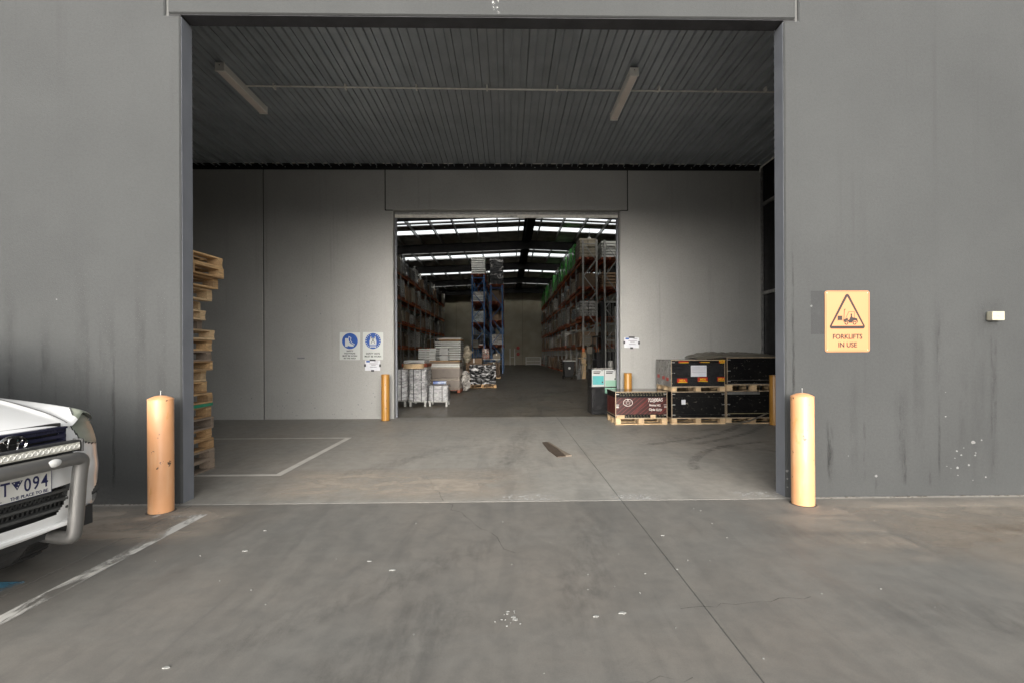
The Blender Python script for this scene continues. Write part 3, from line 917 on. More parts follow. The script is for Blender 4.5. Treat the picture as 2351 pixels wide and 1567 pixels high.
# dark screen wall on the right of the canopy
sw = thing('side_screen', 'black sheeted side screen with grey rails at the right end of the canopy', 'screen')
SX = 5.72
MB().box(SX + .03, SX + .10, 5.4, RY - .002, -.1, CEIL + .09).build('black_sheet', 'black_steel', sw)
for z in (.6, 2.74, 4.72):
    MB().box(SX - .02, SX + .029, 5.4, RY - .045, z - .035, z + .035).build('rail', 'galv', sw)
MB().box(SX - .03, SX + .02, RY - .04, RY - .003, 0, 5.48).build('corner_post', 'galv', sw)
MB().tube([(SX - .045, RY - .02, 5.45), (SX - .045, RY - .03, 5.54), (SX - .02, RY - .16, 5.57), (SX - .02, 5.6, 5.57)], .016, 8, smooth=2).build('pipe', 'pipe', sw, True)
MB().box(SX + .1, 6.2, FB + .01, RY, -.1, CEIL + .3).build('outer_wall', 'cladding', sw)

# ============================================================ BOLLARDS
def bollard(loc, label, m, h=1.04, r=.098, dome=.036, pin=False, lean=(0, 0)):
    t = thing('bollard', label, 'bollard', loc, 0, 'yellow bollards by the openings')
    t.rotation_euler = (lean[0], lean[1], random.uniform(0, 6))
    MB().lathe([(r, -.02), (r, h - dome - .004), (r - .002, h - dome)], 40).build('post', m, t, True)
    MB().lathe([(r + .0015, h - dome - .002), (r + .001, h - dome + .004), (r * .8, h - dome * .55), (r * .5, h - dome * .2), (r * .2, h - .002), (0, h)], 40).build('cap', m, t, True)
    MB().lathe([(r + .001, .004), (r + .016, .001), (r + .018, .0)], 32).build('base_shade_ring', 'sealant_and_shade', t)  # foot ring darkened and widened as a painted contact shadow
    if pin:
        MB().tube([(0, 0, h - .004), (0, 0, h + .035)], .0025, 6).build('pin', 'screw', t)
        MB().lathe([(0, h + .034), (.005, h + .036), (.005, h + .04), (0, h + .042)], 8).build('pin_head', 'screw', t)
    return t
bollard((-3.155, 4.42, 0), 'large faded yellow bollard with a pin on top beside the white car', 'bol', 1.055, .1, pin=True, lean=(0, R(.2)))
bollard((2.765, 4.44, 0), 'large faded yellow bollard with chipped paint below the forklift sign', 'bol', 1.04, .098, pin=True, lean=(0, R(.3)))
bollard((-2.63, 10.36, 0), 'slim yellow bollard at the left edge of the warehouse doorway', 'bol2', 1.0, .088, .012)
bollard((2.63, 10.42, 0), 'yellow bollard standing half hidden behind the red printed crate', 'bol2', 1.0, .085, .012)
bollard((5.25, 9.33, 0), 'yellow bollard in front of the right hand black crates', 'bol2', .985, .09, .012)

# ============================================================ SIGNS
# forklift warning sign on the entrance wall
t = thing('warning_sign', 'yellow warning sign with a black forklift triangle on the right wall', 'sign', (3.337, FY - .002, 1.718))
W2, H2 = .222, .298
MB().prism(rrect(-W2, W2, -H2, H2, .022), -.004, 0).build('sign_plate', 'sign_y', t)
rim = MB()
for (a, b, c_, d) in ((-W2 + .01, W2 - .01, H2 - .0125, H2 - .010), (-W2 + .01, W2 - .01, -H2 + .010, -H2 + .0125), (-W2 + .01, -W2 + .0125, -H2 + .0125, H2 - .0125), (W2 - .0125, W2 - .01, -H2 + .0125, H2 - .0125)):
    rim.box(a, b, -.0048, -.0042, c_, d)
rim.build('border_line', 'brown_ink', t)
def rtri(cx, zb, zt, hw, r, n=6):
    """rounded triangle: centres of three circles joined"""
    cs = [(cx - hw, zb), (cx + hw, zb), (cx, zt)]
    out = []
    for i, (x, z) in enumerate(cs):
        p, q = cs[i - 1], cs[(i + 1) % 3]
        def nrm(a, b):
            dx, dz = b[0] - a[0], b[1] - a[1]
            L = math.hypot(dx, dz)
            return math.atan2(-dx / L, dz / L)
        a0, a1 = nrm(p, (x, z)), nrm((x, z), q)
        while a1 < a0:
            a1 += 2 * PI
        for k_ in range(n + 1):
            a = a0 + (a1 - a0) * k_ / n
            out.append((x + r * math.cos(a), z + r * math.sin(a)))
    return out
MB().prism(rtri(-.001, -.052, .245, .153, .0215), -.0052, -.0042).build('triangle_border', 'brown_ink', t)
MB().prism([(-.156, -.045), (.154, -.045), (-.001, .24)], -.0060, -.0054).build('triangle_field', 'sign_y', t)
pk = MB()
ya, yb = -.0068, -.0062
pk.prism([(-.098, .013), (-.052, .013), (-.052, .053), (-.098, .053)], ya, yb)
pk.prism([(-.104, .008), (-.04, .008), (-.04, .012), (-.104, .012)], ya, yb)
pk.prism([(-.040, .005), (-.034, .005), (-.028, .112), (-.016, .114), (-.016, .119), (-.034, .118)], ya, yb)
pk.prism([(-.020, .028), (-.015, .028), (.014, .09), (.066, .09), (.066, .03), (.070, .03), (.070, .094), (.011, .094)], ya, yb)
pk.prism([(-.040, -.010), (-.040, .012), (-.018, .026), (.002, .032), (.004, .014), (.014, .010), (.024, .030), (.034, .052), (.030, .060), (.034, .075), (.043, .075), (.046, .062),
          (.044, .052), (.050, .036), (.074, .032), (.096, .026), (.101, .005), (.101, -.014), (.094, -.014), (.088, .004), (.07, .008), (.052, -.002), (.048, -.016), (.012, -.016), (.006, .0), (-.012, .004), (-.03, -.006)], ya, yb)
pk.build('forklift_picture', 'brown_ink', t)
for x in (-.012, .070):
    MB().prism(disc(x, -.017, .0185, 20), -.0068, -.0062).build('wheel_picture', 'brown_ink', t)
    MB().prism(disc(x, -.017, .0095, 16), -.0075, -.0070).build('wheel_hub_picture', 'sign_y', t)
text('lettering', 'FORKLIFTS', .066, 'brown_ink', t, (0, -.0046, -.152), sx=.93, bold=.0016)
text('lettering', 'IN USE', .066, 'brown_ink', t, (0, -.0046, -.232), sx=.96, bold=.0016)
sc_ = MB().lathe([(0, -.0025), (.004, -.002), (.004, 0)], 8, axis='y').mesh('screw', 'screw')
for x in (-W2 + .02, W2 - .02):
    for z in (-H2 + .02, H2 - .02):
        link('screw', sc_, t, (x, -.004, z))

# blue safety signs on the rear wall
def blue_sign(x, label, kind):
    t = thing('safety_sign', label, 'sign', (x, RY - .003, 1.603))
    t.rotation_euler.y = R(.6)
    MB().prism(rrect(-.223, .223, -.30, .30, .02), -.003, 0).build('sign_plate', 'sign_w', t)
    MB().prism(disc(0, .11, .172, 48), -.0042, -.0032).build('blue_disc', 'sign_b', t)
    a, b = -.0055, -.0045
    if kind == 'boot':
        m = MB()
        m.prism([(-.105, .17), (-.032, .165), (-.02, .105), (.02, .055), (.07, .035), (.085, .02), (.085, -.005), (.02, -.005), (-.02, .005), (-.045, .012), (-.05, -.012), (-.105, -.008)], a, b)
        m.build('boot_picture', 'sign_w', t)
        MB().prism([(-.028, .215), (.03, .185), (.022, .12), (.055, .075), (.105, .045), (.108, .03), (.095, .025), (.092, .038), (.045, .062), (.008, .112), (.014, .175), (-.018, .195), (-.03, .14), (-.040, .14)], a, b).build('boot_outline_picture', 'sign_w', t)
        for i, s in enumerate(('SAFETY', 'FOOTWEAR', 'MUST BE WORN', 'IN THIS AREA')):
            text('lettering', s, .047, 'ink', t, (0, -.0035, -.108 - i * .053), sx=.93, bold=.0012)
    else:
        MB().prism([(-.075, .035), (-.075, .11), (-.058, .16), (-.058, .205), (-.035, .205), (-.018, .17), (.018, .17), (.035, .205), (.058, .205), (.058, .16), (.075, .11), (.075, .035)], a, b).build('vest_picture', 'sign_w', t)
        m = MB()
        m.prism([(-.05, .06), (-.036, .06), (.052, .20), (.038, .20)], -.0068, -.0058)
        m.prism([(.05, .06), (.036, .06), (-.052, .20), (-.038, .20)], -.0078, -.0070)
        m.build('vest_cross_picture', 'ink', t)
        for z in (.012, -.018):
            MB().box(-.072, .072, a, b, z - .008, z + .008).build('vest_band_picture', 'sign_w', t)
        for i in range(22):
            an = 2 * PI * i / 22
            if abs(math.cos(an)) < .22:
                continue
            MB().bar((.138 * math.cos(an), -.005, .11 + .138 * math.sin(an)), (.168 * math.cos(an), -.005, .11 + .168 * math.sin(an)), .011, .001, up=(0, 1, 0)).build('ray_picture', 'sign_w', t)
        for i, s in enumerate(('SAFETY VESTS', 'MUST BE WORN')):
            text('lettering', s, .053, 'ink', t, (0, -.0035, -.166 - i * .062), sx=.93, bold=.0012)
blue_sign(-3.476, 'white sign with a blue boot disc requiring safety footwear', 'boot')
blue_sign(-2.969, 'white sign with a blue vest disc requiring safety vests', 'vest')
def notice(x, z, label, rot):
    t = thing('taped_notice', label, 'notice', (x, RY - .003, z))
    t.rotation_euler.y = rot
    MB().box(-.165, .165, -.0015, 0, -.112, .112).build('paper', 'paper', t)
    MB().box(-.14, -.06, -.003, -.002, .068, .105).build('blue_heading', 'sign_b', t)
    m = MB()
    rr = random.Random(int(x * 100))
    for zz, w, xc in ((.085, .045, .085), (.04, .095, .02), (.012, .05, .02), (-.032, .075, .015)):
        m.box(xc - w, xc + w, -.003, -.002, zz - .006, zz + .006)
    m.build('printed_lines', 'grey_print', t)
    for (a, b, c_, d) in ((-.065, .065, .098, .135), (-.03, .035, -.135, -.095), (-.185, -.145, -.03, .03), (.145, .185, -.03, .03)):
        MB().box(a, b, -.0045, -.0032, c_, d).build('tape', 'tape', t)
notice(-2.98, 1.177, 'small white notice taped under the safety vest sign', R(.8))
notice(2.773, 1.652, 'small white notice taped to the wall right of the doorway', R(1.6))

# cream sensor box on the entrance wall
t = thing('sensor_box', 'small cream sensor box on the right wall above a dirt run', 'box', (4.785, FY, 1.762))
MB().box(-.062, .062, -.07, -.018, -.043, .043).build('housing', 'beige', t, bevel=.003)
MB().box(-.05, .05, -.018, 0, -.035, .035).build('back_plate', 'beige', t)
MB().lathe([(0, -.003), (.012, -.002), (.012, 0)], 10, c=(-.0, -.07, .005), axis='y').build('lens', 'beige', t)

# ============================================================ PALLET STACK BEHIND THE LEFT WALL
def pallet_mesh_parts(w=1.165, d=1.165, h=.137, nb=3, boards=6, bt=.019, bw=.12, seed=0, bearer=False):
    """list of (name, mesh-builder): deck boards, blocks or bearers, skids"""
    q = random.Random(seed)
    parts = []
    hb = h - 2 * bt - (.0 if bearer else bt)
    for i in range(boards):
        y = -d / 2 + (d - bw) * i / (boards - 1)
        parts.append(('deck_board', MB().box(-w / 2, w / 2, y + q.uniform(-.006, .006), y + bw, h - bt, h)))
    if bearer:
        for i in range(nb):
            x = -w / 2 + (w - .045) * i / (nb - 1)
            parts.append(('bearer', MB().box(x, x + .045, -d / 2, d / 2, bt + .0005, h - bt - .0005)))
    else:
        for i in range(nb):
            x = -w / 2 + (w - .10) * i / (nb - 1)
            parts.append(('stringer_board', MB().box(x, x + .10, -d / 2, d / 2, h - 2 * bt - .0005, h - bt - .0005)))
            for j in range(3):
                y = -d / 2 + (d - .13) * j / 2
                s = q.uniform(-.012, .012)
                parts.append(('block', MB().box(x + s, x + .10 + s, y, y + .13, bt + .0005, h - 2 * bt - .001)))
    for i in range(3):
        y = -d / 2 + (d - bw) * i / 2
        parts.append(('bottom_board', MB().box(-w / 2, w / 2, y, y + bw, 0, bt)))
    return parts
def make_pallet(label, m, group, **kw):
    t = thing('pallet', label, 'pallet', (0, 0, 0), 0, group)
    for n, b in pallet_mesh_parts(**kw):
        b.build(n, m, t)
    return t
PW = 1.165
heights = [.142, .134, .138, .13, .148, .142, .134, .148, .142, .124, .134, .142, .128, .128, .128, .124, .15, .135, .132, .136]
shift = [.0, 0.0, -.005, -.02, .005, -.02, -.005, -.10, -.11, -.02, -.01, -.02, .01, -.13, -.10, -.16, -.03, .05, .13, .13]
kinds = ['timber_old', 'timber_old', 'timber', 'timber', 'timber_old', 'timber', 'timber', 'timber', 'timber_lt', 'timber', 'timber_old', 'timber', 'timber_lt', 'timber_old', 'timber_lt', 'timber_lt', 'timber_lt', 'timber', 'timber', 'timber']
z = 0
sd = {}
nst = len(heights)
tot = sum(heights)
kk = 2.57 / tot
for i in range(nst):
    h = heights[i] * kk
    m = kinds[i]
    if i == 0:
        lab = 'weathered wooden pallet at the bottom of the tall stack behind the left wall'
    elif i == nst - 1:
        lab = 'pale wooden pallet on top of the tall stack behind the left wall'
    else:
        lab = '%s wooden pallet, %s from the floor in the tall stack behind the left wall' % ({'timber_old': 'weathered', 'timber': 'brown', 'timber_lt': 'pale'}[m], ORD[i])
    t = make_pallet(lab, m, 'pallets stacked behind the left wall', h=h - .002, bearer=(i in (4, 9, 15)), seed=i, w=PW)
    t.location = (-3.70 - PW / 2 + shift[i], 5.52 + random.uniform(-.03, .03), z)
    t.rotation_euler = (0, R(random.uniform(-.4, .4)) if 0 < i < 17 else R(-1.0 if i >= 17 else 0), R(90 + random.uniform(-1.6, 1.6)))
    z += h
    if i == 5:
        g = tag(MB().flat([(-4.4, 5.3), (-3.73, 5.25), (-3.70, 5.9), (-3.72, 6.12), (-4.3, 6.1)], z + .036, .036).build('green_sheet', 'green_p'), 'green plastic sheet lying between two pallets in the stack', 'sheet')
        z += .040

# ============================================================ CRATES RIGHT OF THE DOORWAY
def crate(name, label, x0, x1, y0, y1, z0, zb, zt, side='black_ply', front='black_ply', top='lam_top', blocks='timber_lt'):
    """z0 floor, zb underside of the box, zt top of the lid; everything in local coordinates of the front left corner"""
    t = thing(name, label, 'crate', (x0, y0, z0), 0, 'crates stacked right of the doorway')
    w, d, b, h = x1 - x0, y1 - y0, zb - z0, zt - z0
    for i in range(3):
        for j in range(3):
            x = [0.0, w / 2 - .055, w - .11][i] + random.uniform(0, .008)
            y = [0.006, d / 2 - .06, d - .126][j]
            MB().box(x, x + .105, y, y + .12, .019 if z0 < .1 else .001, b).build('block', blocks, t)
    if z0 < .1:
        for j in range(3):
            y = [.004, d / 2 - .06, d - .124][j]
            MB().box(0.0, w, y, y + .12, 0, .018).build('skid_board', blocks, t)
    th = .014
    MB().box(.0, w, .004, d - .004, b + .001, b + .02).build('base_panel', 'edge_ply', t)
    MB().box(.014, w - .014, 0, th, b + .021, h - .016).build('front_panel', front, t)
    MB().box(.014, w - .014, d - th, d, b + .021, h - .016).build('back_panel', side, t)
    MB().box(0, th - .001, 0, d, b + .021, h - .016).build('side_panel', side, t)
    MB().box(w - th + .001, w, 0, d, b + .021, h - .016).build('side_panel', side, t)
    MB().box(-.004, w + .004, -.004, d + .004, h - .015, h).build('lid', top, t)
    MB().box(-.006, w + .006, -.0075, -.0045, h - .014, h - .001).build('lid_edge', 'edge_ply', t)
    for z in (b + .085, h - .125):
        MB().box(.016, w - .016, -.012, -.001, z, z + (.006)).build('batten_edge', 'black_ply', t)
    for x in (.0, w - .012):
        MB().box(x - .001, x + .011, -.003, -.0005, b + .03, h - .02).build('corner_edge', 'edge_ply', t)
    cm = MB().box(0, .06, -.007, -.0035, 0, .016).mesh('corner_clip', 'galv')
    for x in (.012, w - .075):
        for z in (b + .07, b + (h - b) * .5, h - .06):
            link('corner_clip', cm, t, (x, -.001, z))
    return t, w, d, b, h
# red printed crate
t, w, d, b, h = crate('shipping_crate', 'dark red crate with white chalk writing and a circled star', 2.145, 3.185, 9.50, 10.29, 0, .115, .66)
MB().box(.012, w - .012, -.0035, -.0005, .20, .545).build('printed_panel', 'red_print', t)
bd = MB()
for x0 in (.33, .86):
    bd.prism([(x0, .203), (x0 + .045, .203), (min(x0 + .36, 1.02), .203 + (min(x0 + .36, 1.02) - x0 - .045) * 1.0), (min(x0 + .315, 1.02), .203 + (min(x0 + .315, 1.02) - x0))], -.0048, -.0038)
bd.build('diagonal_band', 'red_band', t)
top_l = 'RODUCEMMNKHLCKRO'
for i, c_ in enumerate(top_l):
    for rrow in range(2):
        text('printed_letter', top_l[(i * 3 + rrow * 5) % len(top_l)], .036, 'gold_ink', t, (.10 + i * .058 + rrow * .012, -.0045, .625 - rrow * .038), rot=(R(90), R(-28 if rrow else -20), 0))
for i in range(13):
    for rrow in range(2):
        if 7 < i < 9:
            continue
        text('printed_letter', top_l[(i * 5 + rrow * 3) % len(top_l)], .032, 'gold_ink', t, (.20 + i * .062 + rrow * .012, -.0045, .178 - rrow * .034), rot=(R(90), R(-28), 0))
for x in (.02, .70):
    MB().box(x, x + .1 + (.06 if x < .1 else 0), -.008, -.004, .118, .195).build('timber_cleat', 'timber_lt', t)
st = MB()
cxs, czs, rs = .25, .44, .088
ring = [(cxs + rs * 1.05 * math.cos(2 * PI * i / 28), -.0058, czs + rs * .8 * math.sin(2 * PI * i / 28)) for i in range(29)]
st.tube(ring, .0045, 5)
sp = [(cxs + rs * .98 * math.cos(PI / 2 + i * 4 * PI / 5), -.0058, czs + rs * .85 * math.sin(PI / 2 + i * 4 * PI / 5)) for i in range(6)]
st.tube(sp, .0048, 5)
st.build('chalk_star', 'chalk', t)
text('chalk_writing', '723J00AS', .098, 'chalk', t, (.80, -.0052, .487), rot=(R(90), R(-2), 0), sx=.78, bold=.0012)
text('chalk_writing', 'Inoma HG', .062, 'chalk', t, (.79, -.0052, .385), rot=(R(90), R(3), 0), sx=.86, bold=.0012)
text('chalk_writing', "Clyde CL'D'", .062, 'chalk', t, (.80, -.0052, .295), rot=(R(90), R(4), 0), sx=.86, bold=.0012)
for x in (.016, w - .065):
    MB().box(x, x + .048, -.006, -.0042, .335, .37).build('latch_plate', 'galv', t)
MB().box(-.003, -.0005, .02, d - .02, .20, .54).build('side_print', 'red_band', t)
MB().box(-.004, -.0005, .0, d, .175, .185).build('side_edge', 'edge_ply', t)

# lower black crates
t, w, d, b, h = crate('shipping_crate', 'scuffed black crate on the floor under the labelled wrapped crate', 3.27, 4.355, 9.50, 10.46, 0, .11, .655)
MB().box(.20, .28, -.0035, -.001, .395, .49).build('small_label', 'paper', t)
t, w, d, b, h = crate('shipping_crate', 'black crate with a yellow lower edge on the floor behind the right bollard', 4.375, 5.46, 9.50, 10.46, 0, .11, .665)
MB().box(.02, w - .02, -.014, -.0125, .205, .217).build('yellow_edge', 'gold_ink', t)
MB().box(.02, w * .62, -.0045, -.001, .59, .64).build('worn_strip', 'galv', t)
# upper crates
t, w, d, b, h = crate('shipping_crate', 'black film wrapped crate with red MEA labels and a grey paper', 3.262, 4.345, 9.49, 10.44, .657, .737, 1.285, side='grey_film')
wr = MB()
nx, nz = 40, 14
for j in range(nz + 1):
    for i in range(nx + 1):
        x = .02 + (w - .04) * i / nx
        z = b + .03 + (h - b - .09) * j / nz
        wr.v.append((x, -.012 + .010 * mnoise.noise((x * 7, z * 22, 3)) - (.004 if j % 2 else 0), z))
for j in range(nz):
    for i in range(nx):
        a = j * (nx + 1) + i
        wr.f.append((a, a + 1, a + nx + 2, a + nx + 1))
wr.build('stretch_film', 'wrap_k', t, True)
MB().box(.385, .70, -.029, -.026, b + .215, b + .435).build('grey_paper', 'paper', t)
pl = MB()
for zz in (.30, .33, .355, .375, .40):
    pl.box(.40, .685, -.0305, -.0295, b + zz, b + zz + .004)
pl.build('printed_lines', 'grey_print', t)
def mea(x0, x1, z, full=True, hgt=.085):
    MB().box(x0, x1, -.0285, -.0255, z, z + hgt).build('red_label', 'mea_red', t)
    MB().box(x0 + .02, x1, -.0300, -.0290, z, z + .014).build('yellow_stripe', 'mea_y', t)
    if full:
        text('label_lettering', 'MEA', .062, 'mea_y', t, ((x0 + x1) / 2 + .005, -.0300, z + .042), sx=1.0, bold=.002)
mea(.11, .31, b + .095)
mea(.52, .72, b + .115)
mea(.915, w - .02, b + .12)
mea(.14, .34, b + .485, False, .035)
mea(.56, .76, b + .49, False, .016)
mea(.95, w - .02, b + .48, True, .06)
for j, yy in enumerate((.16, .40, .72)):
    MB().box(-.004, -.001, yy, yy + .15, b + .12 + j * .02, b + .19 + j * .02).build('faded_label', 'mea_red', t)
t, w, d, b, h = crate('shipping_crate', 'plain black crate on the upper tier under the tarpaulin', 4.372, 5.48, 9.47, 10.44, .667, .775, 1.33)
for zz in (b + .03, b + .10):
    MB().box(.02, w - .02, -.004, -.001, zz, zz + .004).build('scuffed_edge', 'galv', t)

# crumpled tarpaulin lying over the upper crates
nx, ny = 64, 30
tp = MB()
for j in range(ny + 1):
    for i in range(nx + 1):
        u, v_ = i / nx, j / ny
        x = 3.92 + 1.55 * u
        y = 9.62 + .80 * v_ + .10 * mnoise.noise((u * 3, v_ * 2, 9)) + (.25 * (1 - u * 4) if u < .25 else 0)
        y = min(y, 10.52)
        base = 1.334 if x > 4.36 else 1.296 + .03 * max(0, (x - 4.1) / .26)
        env = math.sin(PI * min(1, u * 1.02)) ** .5 * (.35 + .65 * v_)
        hgt = .02 + .075 * env * (1 + .4 * math.sin(u * 7 + 1)) + .05 * abs(mnoise.noise((u * 9, v_ * 5, 1))) * env + .018 * abs(mnoise.noise((u * 22, v_ * 16, 4)))
        if v_ < .12:
            hgt *= v_ / .12
        tp.v.append((x, y, base + .004 + max(0, hgt)))
for j in range(ny):
    for i in range(nx):
        a = j * (nx + 1) + i
        tp.f.append((a, a + 1, a + nx + 2, a + nx + 1))
tag(tp.build('tarpaulin', 'tarp', None, True), 'crumpled grey brown tarpaulin lying on top of the black crates', 'tarpaulin')
# webbing strap hanging down to the floor
sm = MB()
P = [(5.16, 9.44, .20), (4.98, 9.43, .12), (4.78, 9.41, .055), (4.6, 9.38, .022), (4.45, 9.36, .012), (4.3, 9.38, .012)]
for (a, b_) in zip(P, P[1:]):
    n = len(sm.v)
    sm.v += [(a[0], a[1], a[2]), (a[0], a[1], a[2] + .035), (b_[0], b_[1], b_[2] + .03), (b_[0], b_[1], b_[2]), (a[0], a[1] + .004, a[2]), (a[0], a[1] + .004, a[2] + .035), (b_[0], b_[1] + .004, b_[2] + .03), (b_[0], b_[1] + .004, b_[2])]
    sm.f += [(n, n + 1, n + 2, n + 3), (n + 7, n + 6, n + 5, n + 4), (n + 1, n + 5, n + 6, n + 2), (n, n + 3, n + 7, n + 4)]
tag(sm.build('webbing_strap', 'strap'), 'loose brown webbing strap trailing on the floor by the black crates', 'strap')

# black carton with two posters just inside the doorway
t = thing('display_carton', 'tall black wrapped carton with teal and mint posters inside the doorway', 'carton', (1.945, 11.06, 0))
MB().box(0, .60, 0, .55, .012, .63).build('lower_carton', 'wrap_k', t, bevel=.008)
MB().box(.0, .60, .01, .54, .632, 1.055).build('upper_carton', 'black_pl', t, bevel=.006)
MB().box(.07, .52, .05, .5, 1.056, 1.075).build('lid_bundle', 'wrap_w', t, bevel=.008)
for i, (x0, m, zt_) in enumerate(((.012, 'teal', .905), (.308, 'mint', .80))):
    p = MB().box(x0, x0 + .285, .002, .009, .655, 1.045).build('poster', 'poster_w', t)
    MB().box(x0 + .014, x0 + .272, .0005, .0015, .70 if i == 0 else .66, zt_).build('coloured_picture', m, p)
    q = MB()
    for r_, (w_, zz) in enumerate(((.17, 1.0), (.15, .965))):
        q.box(x0 + .03, x0 + .03 + w_, .0005, .0015, zz - .011, zz + .011)
    q.build('headline_print', 'brown_ink' if i == 0 else 'ink', p)
    MB().box(x0 + .215, x0 + .26, .0005, .0015, 1.018, 1.032).build('corner_print', 'ink', p)
    MB().box(x0 + .225, x0 + .255, .0003, .0004, .74 if i == 0 else .81, .775 if i == 0 else .85).build('badge_print', 'ink', p)
MB().box(.308, .60, -.004, .001, .50, .63).build('mint_flap', 'mint', t)

# ============================================================ WAREHOUSE SHELL
YE = 63.0
XL, XR, RX = -9.6, 12.6, 1.5
EZ, RZ = 9.62, 10.08
def rz_(x):
    return RZ - abs(x - RX) * (RZ - EZ) / (RX - XL)
ws = thing('warehouse_far_wall', 'dim bare concrete end wall at the far end of the warehouse', 'wall')
x = XL
i = 0
while x < XR - .1:
    x2 = min(x + 2.9, XR)
    MB().box(x + .012, x2 - .012, YE, YE + .18, -.1, rz_((x + x2) / 2) + .1).build('wall_panel', 'dark_wall', ws, bevel=.01)
    MB().box(x2 - .013, x2 + .013, YE + .03, YE + .17, -.1, 9.4).build('joint_sealant', 'sealant_and_shade', ws)
    x = x2
for nm, x0, x1, lab in (('warehouse_side_wall', XL - .2, XL, 'dim concrete side wall behind the left pallet racks'), ('warehouse_side_wall', XR, XR + .2, 'dim concrete side wall behind the right pallet racks')):
    t = thing(nm, lab, 'wall')
    y = RB + .002
    while y < YE - .1:
        y2 = min(y + 8.5, YE + .18)
        MB().box(x0, x1, y, y2 - .012, -.1, EZ + .3).build('wall_panel', 'dark_wall', t)
        y = y2
t = thing('warehouse_upper_wall', 'concrete wall above the doorway closing the warehouse roof', 'wall')
MB().box(XL - .2, XR + .2, RB + .003, RB + .15, RT - .05, 10.6).build('wall_panel', 'dark_wall', t)

roof = thing('warehouse_roof', 'low pitched warehouse roof with white skylight strips between dark purlins', 'roof')
# skylight strips (y ranges) across the slope
SKY = [(14.3, 14.9), (16.2, 17.5), (22.4, 23.0), (24.2, 25.6), (30.15, 30.75), (31.1, 31.45), (32.6, 33.75), (39.55, 40.0), (41.1, 42.3), (42.45, 42.65), (49.5, 50.5), (58.0, 59.0)]
edges = [RB + .003]
for a, b_ in SKY:
    edges += [a, b_]
edges.append(YE + .18)
for k_ in range(len(edges) - 1):
    ya, yb = edges[k_], edges[k_ + 1]
    is_sky = k_ % 2 == 1
    for sgn in (-1, 1):
        xe = XL - .2 if sgn < 0 else XR + .2
        if not is_sky:
            b = MB()
            b.quad((RX, ya, RZ), (RX, yb, RZ), (xe, yb, rz_(xe)), (xe, ya, rz_(xe)))
            b.build('roof_sheet', 'sark', roof)
            b = MB()
            b.quad((RX, ya, RZ + .05), (RX, yb, RZ + .05), (xe, yb, rz_(xe) + .05), (xe, ya, rz_(xe) + .05))
            b.build('roof_sheet', 'cladding', roof)
        else:
            n = 8
            for q in range(n):
                xa = RX + (xe - RX) * q / n + (.35 * sgn if q == 0 else 0)
                xb = RX + (xe - RX) * (q + 1) / n
                b = MB()
                b.quad((xa, ya, rz_(xa)), (xa, yb, rz_(xa)), (xb, yb, rz_(xb)), (xb, ya, rz_(xb)))
                b.build('skylight_pane', 'skylight', roof)
MB().box(RX - .35, RX + .35, RB + .2, YE, RZ - .08, RZ + .1).build('ridge_capping', 'roof_steel', roof)
MB().box(RX - .22, RX + .22, RB + .2, YE - .02, RZ - .42, RZ - .081).build('ridge_duct', 'roof_steel', roof, bevel=.03)
bays = [18.6, 27.1, 35.6, 44.1, 52.6, 61.1]
ybay = [RB + .2] + bays + [YE - .01]
for i_, xx in enumerate([RX + s * (1.41 * q + .70) for s in (-1, 1) for q in range(8)]):
    if XL < xx < XR:
        MB().box(xx - .035, xx + .035, RB + .2, YE - .01, rz_(xx) - .27, rz_(xx) - .012).build('purlin', 'purlin', roof)
for y in bays:
    for sgn in (-1, 1):
        xe = XL if sgn < 0 else XR
        b = MB()
        for (dz0, dz1, hw) in ((-.28, -.30, .11), (-.3, -.86, .02), (-.86, -.88, .11)):
            n = len(b.v)
            for (xx, zz) in ((RX, RZ), (xe, rz_(xe))):
                for (yy, d_) in ((y - hw, dz0), (y + hw, dz0), (y + hw, dz1), (y - hw, dz1)):
                    b.v.append((xx, yy, zz + d_))
            b.f += [(n, n + 1, n + 2, n + 3), (n + 7, n + 6, n + 5, n + 4)] + [(n + i, n + 4 + i, n + 4 + (i + 1) % 4, n + (i + 1) % 4) for i in range(4)]
        b.build('rafter', 'roof_steel', roof)
# pendant high bay lamp
t = thing('high_bay_lamp', 'white pendant lamp hanging under the roof above the right racks', 'lamp', (5.55, 32.2, 9.2))
MB().tube([(0, 0, 0), (0, 0, .6)], .02, 6).build('stem', 'galv', t)
MB().lathe([(.05, .05), (.09, 0), (.2, -.18), (.21, -.2), (.0, -.19)], 16).build('reflector', 'white', t, True)
MB().lathe([(.0, -.45), (.06, -.4), (.08, -.2)], 12).build('lamp_guard', 'white', t, True)

